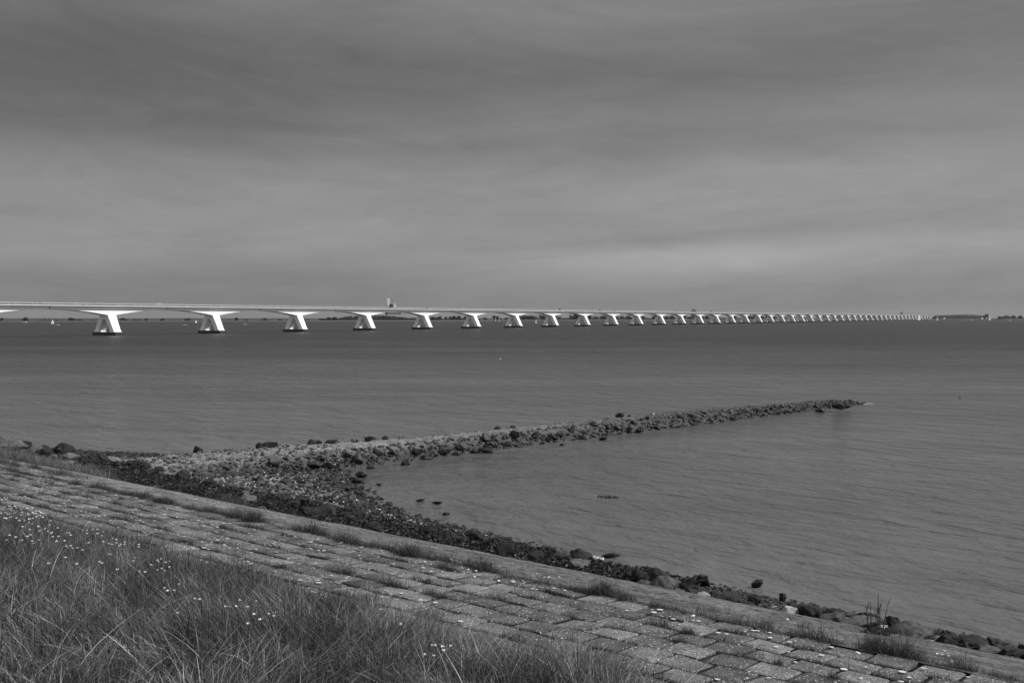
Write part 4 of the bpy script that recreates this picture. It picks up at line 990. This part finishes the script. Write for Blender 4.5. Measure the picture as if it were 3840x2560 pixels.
# ------------------------------------------------------------------ boats
def sailboat(px, py, hpx, lab, mat, rz=0, main_only=False):
    q = P(px, py, 0); s = hpx/F*q.y/11.0; root = empty('sailing_boat', q, rz, s)
    h = MB(); secs_ = [(-3.6, .9, .75), (-2, 1.25, .8), (0, 1.4, .85), (2, 1.0, .95), (3.6, .35, 1.1), (4.2, .03, 1.2)]; vs = []
    for x, w, z in secs_: vs += [(x, -w, z), (x, -w*.75, .1), (x, 0, -.4), (x, w*.75, .1), (x, w, z)]
    fs = [(0, 1, 2, 3, 4)] + [tuple(reversed([25+i for i in range(5)]))] + [(5*k+j, 5*k+5+j, 5*k+6+j, 5*k+1+j) for k in range(5) for j in range(4)] + [(5*k, 5*k+4, 5*k+9, 5*k+5) for k in range(5)]
    h.add(vs, fs); h.build('hull', m_hull, root, False)
    c = MB(); c.prism([(-1.6, .8), (1.6, .85), (1.1, 1.4), (-1.4, 1.45)], -.75, .75); c.build('cabin', m_hull, root)
    ms = MB(); ms.tube([(.6, 0, .8), (.6, 0, 11)], [.09, .06], 6); ms.build('mast', m_mast, root)
    bo = MB(); bo.tube([(.6, 0, 1.9), (-3.2, .3, 1.9)], .07, 6); bo.build('boom', m_mast, root)
    def sail(nm, tri, th=.03, belly=.35):
        V = []; n_ = 6; a, b, c_ = [Vector(p_) for p_ in tri]
        idx = {}; mb = MB(); vv = []
        for i in range(n_+1):
            for j in range(n_+1-i):
                u_ = i/n_; w_ = j/n_; p_ = a*(1-u_-w_) + b*u_ + c_*w_; p_.y += belly*math.sin(math.pi*u_)*math.sin(math.pi*min(1, u_+w_)); idx[(i, j)] = len(vv); vv.append(p_)
        k0 = len(vv); f = []
        vv += [p_ + Vector((0, th, 0)) for p_ in vv]
        for i in range(n_):
            for j in range(n_-i):
                t1 = (idx[(i, j)], idx[(i+1, j)], idx[(i, j+1)]); f += [t1, tuple(x+k0 for x in reversed(t1))]
                if j < n_-i-1: t2 = (idx[(i+1, j)], idx[(i+1, j+1)], idx[(i, j+1)]); f += [t2, tuple(x+k0 for x in reversed(t2))]
        mb.add(vv, f); mb.build(nm, mat, root, True)
    sail('mainsail', [(.5, 0, 10.6), (.5, 0, 2.1), (-3.2, .3, 2.1)])
    if not main_only: sail('jib', [(.75, 0, 9.4), (4.0, 0, 1.4), (.9, -.5, 1.6)])
    tag(root, lab, 'sailboat', 'sailing boats'); return root
sailboat(198, 1214.5, 17, 'white sailing boat far off at the left under the bridge', m_sail, R(222))
sailboat(735, 1210.5, 12, 'small white sailing boat between the second and third piers', m_sail, R(50))
sailboat(2011, 1211.5, 17, 'white sailing boat seen behind the bridge near mid-view', m_sail, R(60), True)
sailboat(3515, 1202.5, 17, 'pale sailing boat just right of the bridge\'s far end', m_sailg, R(205))
sailboat(3711, 1201.2, 20, 'brightest tall white sailing boat before the dark shed at right', m_sail, R(215))
sailboat(3788, 1202.8, 17, 'dim thin-sailed boat at the far right', m_sailg, R(100), True)
def motorboat(px, py, wpx, lab, grp='motor boats', mat=None):
    q = P(px, py, 0); s = wpx/F*q.y/8.0; root = empty('motor_boat', q, 0 if random.random() < .5 else math.pi, s)
    h = MB(); secs_ = [(-3.8, 1.2, .8), (-2, 1.35, .85), (0, 1.4, .9), (2, 1.1, 1.05), (3.5, .5, 1.3), (4.2, .05, 1.4)]; vs = []
    for x, w, z in secs_: vs += [(x, -w, z), (x, -w*.7, .1), (x, 0, -.4), (x, w*.7, .1), (x, w, z)]
    fs = [(0, 1, 2, 3, 4)] + [tuple(reversed([25+i for i in range(5)]))] + [(5*k+j, 5*k+5+j, 5*k+6+j, 5*k+1+j) for k in range(5) for j in range(4)] + [(5*k, 5*k+4, 5*k+9, 5*k+5) for k in range(5)]
    h.add(vs, fs); h.build('hull', mat or m_hull, root)
    c = MB(); c.prism([(-2.2, .85), (1.8, .95), (1.0, 2.1), (-2.0, 2.2)], -.95, .95); cb_ = c.build('cabin', m_hull, root)
    w = MB()
    for sd in (-1, 1): w.box(-1.6, .8, sd*.95-.02, sd*.95+.03, 1.45, 1.95)
    w.build('window', m_glass, cb_)
    a = MB(); a.tube([(-.5, 0, 2.1), (-.6, 0, 3.3)], .05, 5); a.build('aerial', m_mast, root)
    tag(root, lab, 'motorboat', grp); return root
motorboat(216, 1219.5, 14, 'low white motor boat just right of the leftmost sailing boat')
motorboat(692, 1219.5, 14, 'white motor boat left of the second pier'); motorboat(918, 1217.5, 15, 'white motor boat between second and third piers')
motorboat(1647, 1209, 7, 'tiny white boat far off behind the bridge right of the rig')
motorboat(3625, 1202.5, 6, 'tiny pale boat right of the bridge\'s far end'); motorboat(3643, 1202, 12, 'low pale boat between the two sailing boats at right'); motorboat(3782, 1204, 8, 'low boat beside the thin-sailed one at far right')
motorboat(92, 1211.6, 38, 'long pale moored vessel against the far shore at left', 'moored vessels', m_carg).scale.z *= .42

# ------------------------------------------------------------------ stakes standing in the water
st = MB(); st.tube([(0, 0, -1), (.05, 0, 3.2)], [.32, .26], 6); sproto = st.build('mooring_stake', m_wood)
first = True
for px, py in [(603, 1216), (618, 1216), (631, 1216), (664, 1216), (696, 1216), (866, 1215), (897, 1215), (830, 1215.3), (1282, 1213), (1297, 1213), (1311, 1213), (1325, 1213), (1492, 1213), (1506, 1213), (1519, 1213), (1532, 1213), (1546, 1213)]:
    o = sproto if first else sproto.copy()
    if not first: C.objects.link(o)
    first = False; o.location = P(px, py, 0); o.rotation_euler = (random.uniform(-.05, .05), random.uniform(-.05, .05), 0)
    if px < 760: tag(o, 'dark stake in the row standing in water left of the second pier' if px < 680 else 'dark stake in the water close behind the second pier', 'stake', 'stakes left of and behind the second pier')
    elif px < 1000: tag(o, 'dark stake in the loose row between second and third piers', 'stake', 'stakes between the second and third piers')
    elif px < 1400: tag(o, 'dark stake in the row of four left of the fourth pier', 'stake', 'stakes left of the fourth pier')
    else: tag(o, 'dark stake in the row of five below the inspection platform', 'stake', 'stakes below the inspection platform')

# ------------------------------------------------------------------ far shore: trees, woods, buildings
def tree_proto(seed, hh=10, w=3.5, tall=False):
    rr = random.Random(seed); root = empty('tree')
    tk = MB(); tk.tube([(0, 0, -.5), (.1, 0, hh*.3), (0, .1, hh*.7)], [.35, .25, .1], 6)
    for k in range(5):
        an = rr.uniform(0, 6.28); z0 = hh*rr.uniform(.3, .6); tk.tube([(0, 0, z0), (math.cos(an)*w*.4, math.sin(an)*w*.4, z0+hh*.18), (math.cos(an)*w*.7, math.sin(an)*w*.7, z0+hh*.3)], [.14, .09, .04], 4)
    tk.build('trunk', m_bark, root)
    V = []; n_ = 0
    blobs = [(rr.uniform(-.55, .55)*w, rr.uniform(-.55, .55)*w, hh*rr.uniform(.35, .88), rr.uniform(.3, .5)*w) for _ in range(9)]
    for (bx, by, bz, br_) in blobs:
        for k in range(34):
            d = Vector((rr.gauss(0, 1), rr.gauss(0, 1), rr.gauss(0, 1))).normalized()*br_*rr.uniform(.6, 1.05); c = Vector((bx, by, bz)) + d
            a = Vector((rr.gauss(0, 1), rr.gauss(0, 1), rr.gauss(0, 1))).normalized()*rr.uniform(.35, .7); b = a.orthogonal().normalized()*rr.uniform(.3, .55)
            V += [c-a, c+b, c+a, c-b]; n_ += 1
    np_mesh('crown', [v[:] for v in V], np.arange(n_*4).reshape(-1, 4), m_fol2 if tall else m_fol, root, False)
    return root
protos = [tree_proto(1, 9, 4.2), tree_proto(2, 8, 5.2), tree_proto(3, 11, 4.0), tree_proto(4, 7, 4.5)]
for p_ in protos: remember(p_)
used = set(); rr = random.Random(77)
def put_tree(px, s, lab, grp, back=70):
    k = rr.randrange(4); o = protos[k] if k not in used else copy_tree(protos[k]); used.add(k)
    X = 0; Y = 2300
    for _ in range(12): X = (px-CX)/F*Y; Y = shoreY(X)+back
    o.location = (X, Y, 1.5); o.scale = (s*rr.uniform(.9, 1.5), s*1.1, s); o.rotation_euler = (0, 0, rr.uniform(0, 6)); tag(o, lab, 'tree', grp)
Tl = [(8, .9), (5, .8), (95, 1.3), (100, 1.0), (88, .9), (150, .7), (165, .8), (178, .7), (187, .6), (205, .6), (215, .6), (230, .5), (262, 1.0), (268, 1.1), (275, .9), (290, .8), (302, .8), (315, .6), (348, .6), (455, .8), (462, .9), (470, .9), (478, .7), (505, .7), (515, .8), (524, .7), (546, .9), (549, 1.0), (610, 1.0), (605, .8), (695, .9), (704, 1), (712, .8), (860, .7), (884, 1.1), (890, .8), (925, .8), (982, .7), (994, 1.1), (1000, .8), (1048, .9), (1055, .7)]
for px, s in Tl: put_tree(px, s, 'small dark tree on the far shore %s' % ('left of the first pier' if px < 380 else 'between the first and third piers'), 'trees on the far shore %s' % ('left of the first pier' if px < 380 else 'between the first and third piers'))
for k in range(26): px = rr.uniform(1195, 1262); put_tree(px, rr.uniform(.6, 1.2), 'dark tree in the clump right of the third pier on the far shore', 'clump of trees right of the third pier')
for k in range(46): px = rr.uniform(1615, 1925); put_tree(px, rr.uniform(.7, 1.5), 'dark tree on the far shore between the fifth and seventh piers', 'trees behind the fifth to seventh piers', 90)
for k in range(46): px = rr.uniform(1925, 2560); put_tree(px, rr.uniform(1.2, 2.3), 'dark tree on the far shore behind the middle of the bridge', 'trees behind the middle of the bridge', 120)
for k in range(40): px = rr.uniform(2560, 3300); put_tree(px, rr.uniform(1.4, 2.4), 'dark tree on the far shore behind the distant half of bridge', 'trees behind the distant half of the bridge', 140)
for k in range(26): px = rr.uniform(3770, 3850); put_tree(px, rr.uniform(.8, 1.9), 'loose dark tree on the far shore at the right edge', 'trees at the right edge', 160)
for px, s in ((3694, 2.5), (3700, 2.4), (3707, 2.0)): put_tree(px, s, 'big round tree at the right end of the wood beside the white house', 'round trees by the white house', 60)
# far-off woods that read as one mass
def wood(name, x0, x1, top, hvar, back, depth, n_, mat, lab, cone=.0):
    rr = random.Random(int(x0)); V = []; n2 = 0
    for k in range(n_):
        px = rr.uniform(x0, x1); Y = 3000
        for _ in range(10): X = (px-CX)/F*Y; Y = shoreY(X)+back
        Y += rr.uniform(0, depth); X = (px-CX)/F*Y; hh = top(px)*rr.uniform(1-hvar, 1)
        for j in range(26):
            f_ = rr.random(); r_ = (1.0+.22*hh*(1-f_)**.6*.8)
            c = Vector((X + rr.gauss(0, r_*.55), Y + rr.gauss(0, r_*.55), 1.5 + hh*(.08+.92*f_)))
            a = Vector((rr.gauss(0, 1), rr.gauss(0, 1), rr.gauss(0, 1.4))).normalized()*rr.uniform(.6, 1.3); b = a.orthogonal().normalized()*rr.uniform(.5, 1.0)
            V += [c-a, c+b, c+a, c-b]; n2 += 1
    o = np_mesh(name, [v[:] for v in V], np.arange(n2*4).reshape(-1, 4), mat, None, False); tag(o, lab, 'wood', kind='stuff')
wood('far_wood', 1262, 1530, lambda x: np.interp(x, [1262, 1300, 1400, 1470, 1530], [6, 14, 16.5, 15, 9]), .18, 200, 120, 420, m_fol, 'low even far-off wood behind the third to fifth piers')
wood('far_wood', 1400, 1640, lambda x: 10, .3, 260, 120, 260, m_fol, 'thin far-off wood continuing right behind the fifth pier')
wood('far_wood', 1930, 3330, lambda x: 13+4*math.sin(x*.02), .4, 160, 150, 1500, m_fol, 'long dark far-off belt of trees behind the right half of the bridge')
wood('poplar_wood', 3500, 3700, lambda x: np.interp(x, [3500, 3505, 3560, 3620, 3660, 3700], [15, 19, 22, 24.5, 22, 16]), .12, 120, 90, 900, m_fol2, 'tall even row of poplars on the far shore right of the bridge')
wood('undergrowth_wood', 3470, 3692, lambda x: 9 if x > 3490 else 5, .3, 60, 20, 420, m_fol, 'dark low bushes in front of the poplars on the far shore')
wood('far_wood', 3770, 3900, lambda x: 7, .5, 180, 150, 300, m_fol, 'low far-off trees along the right edge of the view')
# buildings
def at_shore(px, back):
    Y = 3000
    for _ in range(12): X = (px-CX)/F*Y; Y = shoreY(X)+back
    return Vector((X, Y, 1.5))
def house(px, w, d, h, mat, lab, rf=m_slate, back=80, nwin=4, name='house', flat=False, cat='house'):
    q = at_shore(px, back); root = empty(name, q); b = MB(); b.box(-w/2, w/2, -d/2, d/2, 0, h); b.build('wall', mat, root)
    r_ = MB()
    if flat: r_.box(-w/2-.4, w/2+.4, -d/2-.4, d/2+.4, h, h+.5)
    else: r_.add([(-w/2-.4, -d/2-.5, h), (w/2+.4, -d/2-.5, h), (w/2+.4, d/2+.5, h), (-w/2-.4, d/2+.5, h), (-w/2, 0, h+d*.45), (w/2, 0, h+d*.45)], [(0, 1, 5, 4), (2, 3, 4, 5), (0, 4, 3), (1, 2, 5), (3, 2, 1, 0)])
    r_.build('roof', rf, root)
    for k in range(nwin): wn = MB(); x = -w/2 + (k+.5)*w/nwin; wn.box(x-.6, x+.6, -d/2-.05, -d/2+.02, h*.4, h*.4+1.4); wn.build('window', m_glass, root)
    tag(root, lab, cat); return root
house(3772, 66, 22, 14, m_brick, 'long dark flat-roofed shed on the far shore at right', m_slate, 40, 8, 'shed', True, 'shed')
house(3698, 5, 6, 7.5, m_render, 'small white house among the round trees at right', m_slate, 20, 1)
house(3683, 9, 7, 3.4, m_render, 'low white house at the right end of the poplars', m_render, 40, 2)
house(3541, 7, 7, 3.4, m_render, 'low white house below the left end of the poplars', m_render, 40, 2)
house(2990, 30, 12, 6, m_render, 'long pale building on the far shore seen under the distant spans', m_slate, 60, 6)
house(1150, 16, 9, 4.5, m_brick, 'dark farmhouse on the far shore left of the clump of trees', m_slate, 90, 3)
for px, w in ((1858, 6), (1872, 4)):
    q = at_shore(px, -2); root = empty('harbour_beacon', q); b = MB(); b.tube([(0, 0, -1.6), (0, 0, 7 if w > 5 else 4)], .7, 8); b.build('column', m_render, root); c = MB(); c.tube([(0, 0, 7 if w > 5 else 4), (0, 0, 8.8 if w > 5 else 5.5)], [1.3, .8], 8); c.build('lantern', m_mast, root)
    tag(root, 'taller white beacon on the far dike left of the seventh pier' if w > 5 else 'shorter white beacon on the far dike right of the taller one', 'beacon')
# church tower seen over the deck
q = atY(2601, 1200, 5900); root = empty('church_tower', (q.x, q.y, 1.5), 0, 1.13); b = MB(); b.box(-10.5, 10.5, -10.5, 10.5, 0, 42)
for sx in (-1, 1):
    for sy in (-1, 1): b.box(sx*9.3-2, sx*9.3+2, sy*9.3-2, sy*9.3+2, 0, 45)
wl = b.build('wall', m_stone_t, root)
for x in (-4, 4):
    for z in (10, 26): wn = MB(); wn.box(x-1.6, x+1.6, -10.62, -10.4, z, z+10); wn.build('window', m_black, root)
r_ = MB(); r_.add([(-13, -13, 42.1), (13, -13, 42.1), (13, 13, 42.1), (-13, 13, 42.1), (0, 0, 56)], [(0, 1, 4), (1, 2, 4), (2, 3, 4), (3, 0, 4), (3, 2, 1, 0)]); r_.build('roof', m_slate, root)
tag(root, 'massive distant church tower with pyramid roof rising just above the bridge deck', 'church')
q = atY(3380, 1200, 6100); root = empty('water_tower', (q.x, q.y, 1.5)); b = MB(); b.box(-4.2, 3.8, -4, 4, 0, 38); b.box(-.5, 3.6, -2, 2, 38, 45); b.build('shaft', m_stone_t, root, False, .2)
c = MB(); c.box(2.8, 7.0, -2, 2, 36, 38.5); c.build('platform', m_slate, root); a = MB(); a.tube([(1.5, 0, 45), (1.5, 0, 47.5)], .5, 5); a.build('aerial', m_dsteel, root)
tag(root, 'narrow dark stepped tower rising above the far end of the bridge', 'tower')
for px, top, lab in ((3388, 1176, 'thin mast just right of the dark stepped tower'), (3397, 1177, 'second thin mast right of the dark stepped tower')):
    q = atY(px, top, 5600); root = empty('mast', (q.x, q.y, 1.5)); a = MB(); a.tube([(0, 0, 0), (0, 0, q.z-1.5)], [.7, .45], 5); a.build('pole', m_dsteel, root); b = MB(); b.box(-1.6, 1.6, -.3, .3, q.z-5, q.z-4.2); b.build('crossarm', m_dsteel, root); tag(root, lab, 'mast')

# ------------------------------------------------------------------ haze over the water
hb = MB(); hb.box(-12200, 12200, -1200, 12200, -14, 75); hz, t, p = nt('haze'); t.nodes.remove(p)
pv = N(t, 'ShaderNodeVolumePrincipled'); pv.inputs['Color'].default_value = (.85, .85, .85, 1); pv.inputs['Density'].default_value = 1.4e-5
out = [n for n in t.nodes if n.type == 'OUTPUT_MATERIAL'][0]; t.links.new(pv.outputs[0], out.inputs['Volume'])
o = hb.build('haze', hz); tag(o, kind='stuff')

# ------------------------------------------------------------------ sky, sun, camera
AZ, EL = 89.0, 43.0
w = bpy.data.worlds.new("World"); scene.world = w; w.use_nodes = True; t = w.node_tree
for n in list(t.nodes): t.nodes.remove(n)
out = N(t, 'ShaderNodeOutputWorld'); bg = N(t, 'ShaderNodeBackground'); bg.inputs[1].default_value = .05
sky = N(t, 'ShaderNodeTexSky'); sky.sky_type = 'NISHITA'; sky.sun_disc = False; sky.sun_elevation = R(EL); sky.sun_rotation = R(AZ)
bw = N(t, 'ShaderNodeRGBToBW'); t.links.new(sky.outputs[0], bw.inputs[0])
co = N(t, 'ShaderNodeTexCoord').outputs['Generated']; s = N(t, 'ShaderNodeSeparateXYZ'); t.links.new(co, s.inputs[0])
az = M_(t, 'ARCTAN2', s.outputs[0], s.outputs[1]); el = M_(t, 'ARCSINE', s.outputs[2])
def cloudn(sx, sy, sl, seed, det=4, rough=.5, dist=.3):
    c = N(t, 'ShaderNodeCombineXYZ'); t.links.new(M_(t, 'MULTIPLY', az, sx), c.inputs[0])
    t.links.new(M_(t, 'ADD', M_(t, 'MULTIPLY', el, sy), M_(t, 'MULTIPLY', M_(t, 'MULTIPLY', az, M_(t, 'SUBTRACT', el, .11)), sl)), c.inputs[1]); c.inputs[2].default_value = seed
    return noise(t, c.outputs[0], 1, det, rough, dist)
def blob(a0, e0, wa, we, sl=0.0):   # one broad bank of cloud at an azimuth and height
    da = M_(t, 'DIVIDE', M_(t, 'SUBTRACT', az, a0), wa)
    de = M_(t, 'DIVIDE', M_(t, 'SUBTRACT', M_(t, 'SUBTRACT', el, e0), M_(t, 'MULTIPLY', M_(t, 'SUBTRACT', az, a0), sl)), we)
    return M_(t, 'EXPONENT', M_(t, 'MULTIPLY', M_(t, 'ADD', M_(t, 'MULTIPLY', da, da), M_(t, 'MULTIPLY', de, de)), -1))
# height profile of the thin overcast
prof = N(t, 'ShaderNodeValToRGB'); prof.color_ramp.interpolation = 'EASE'
stops = [(0, .222), (.10, .245), (.20, .300), (.40, .282), (.55, .226), (.72, .186), (1.0, .210)]
e_ = prof.color_ramp.elements
while len(e_) < len(stops): e_.new(.5)
for k, (p_, v_) in enumerate(stops): e_[k].position = p_; e_[k].color = (v_, v_, v_, 1)
t.links.new(M_(t, 'DIVIDE', el, .33), prof.inputs[0])
n1 = cloudn(1.8, 10, 5, 3.1, 4, .5, .6); n2 = cloudn(4.5, 24, 9, 7.7, 8, .66, 1.2); n3 = cloudn(.9, 4, 3, 12.3, 2); n4 = cloudn(12, 52, 16, 4.4, 8, .72, 1.2)
mod = M_(t, 'ADD', M_(t, 'MULTIPLY', M_(t, 'SUBTRACT', n1, .5), .45), M_(t, 'ADD', M_(t, 'MULTIPLY', M_(t, 'SUBTRACT', n2, .5), .46), M_(t, 'MULTIPLY', M_(t, 'SUBTRACT', n4, .5), .20)))
mod = M_(t, 'ADD', mod, M_(t, 'MULTIPLY', M_(t, 'SUBTRACT', n3, .5), .25))
for (a0, e0, wa, we, sl, k) in [(-.42, .22, .32, .08, -.05, -.27), (-.05, .17, .35, .03, -.05, -.08), (.18, .052, .17, .022, .03, .34), (.22, .082, .26, .011, .05, -.20), (.25, .13, .3, .035, .1, .10),
                                 (-.13, .176, .13, .007, .02, .13), (.03, .188, .09, .012, .02, .07), (.12, .235, .3, .02, -.06, -.08), (.05, .29, .3, .03, .05, .10), (-.45, .06, .3, .05, 0, -.06), (.42, .16, .15, .1, 0, .04)]:
    mod = M_(t, 'ADD', mod, M_(t, 'MULTIPLY', blob(a0, e0, wa, we, sl), k))
cl = M_(t, 'MULTIPLY', prof.outputs[0], M_(t, 'ADD', mod, 1.0))
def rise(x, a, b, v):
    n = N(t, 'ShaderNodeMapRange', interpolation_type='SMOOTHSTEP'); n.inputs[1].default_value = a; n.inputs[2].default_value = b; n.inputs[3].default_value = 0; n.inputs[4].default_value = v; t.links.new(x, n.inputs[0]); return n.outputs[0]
bright = M_(t, 'ADD', M_(t, 'ADD', rise(M_(t, 'ABSOLUTE', az), .8, 2.3, 1.6), rise(el, .38, 1.1, .5)), 1.0)   # unseen sky overhead and behind brightened, added as fill for shaded faces
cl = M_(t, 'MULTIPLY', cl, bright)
# cloud layer lies over the clear sky, a little of which shines through
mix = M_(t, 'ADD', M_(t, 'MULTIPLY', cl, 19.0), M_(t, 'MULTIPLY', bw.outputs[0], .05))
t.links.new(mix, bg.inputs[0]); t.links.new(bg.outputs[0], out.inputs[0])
sun = bpy.data.lights.new('sun', 'SUN'); sun.energy = 4.6; sun.angle = R(.6); sun.color = (1, 1, 1)
so = bpy.data.objects.new('sun', sun); C.objects.link(so)
dv = Vector((math.sin(R(AZ))*math.cos(R(EL)), math.cos(R(AZ))*math.cos(R(EL)), math.sin(R(EL)))); so.rotation_euler = dv.to_track_quat('Z', 'Y').to_euler(); so.location = (0, 0, 60)
cam = bpy.data.cameras.new('camera'); cam.lens = 35.0; cam.sensor_width = 36.0; cam.clip_end = 40000; cam.clip_start = .1
cam.shift_y = -(1280 - HOR)/3840.0
co_ = bpy.data.objects.new('camera', cam); C.objects.link(co_); co_.location = (0, 0, H); co_.rotation_euler = (R(90), 0, 0)
scene.camera = co_
scene.render.engine = 'CYCLES'; scene.view_settings.view_transform = 'Standard'; scene.view_settings.look = 'None'; scene.view_settings.exposure = 0; scene.view_settings.gamma = 1
scene.render.resolution_x = 1024; scene.render.resolution_y = 682
scene.cycles.volume_bounces = 0; scene.cycles.max_bounces = 6
print('boulders', NB)
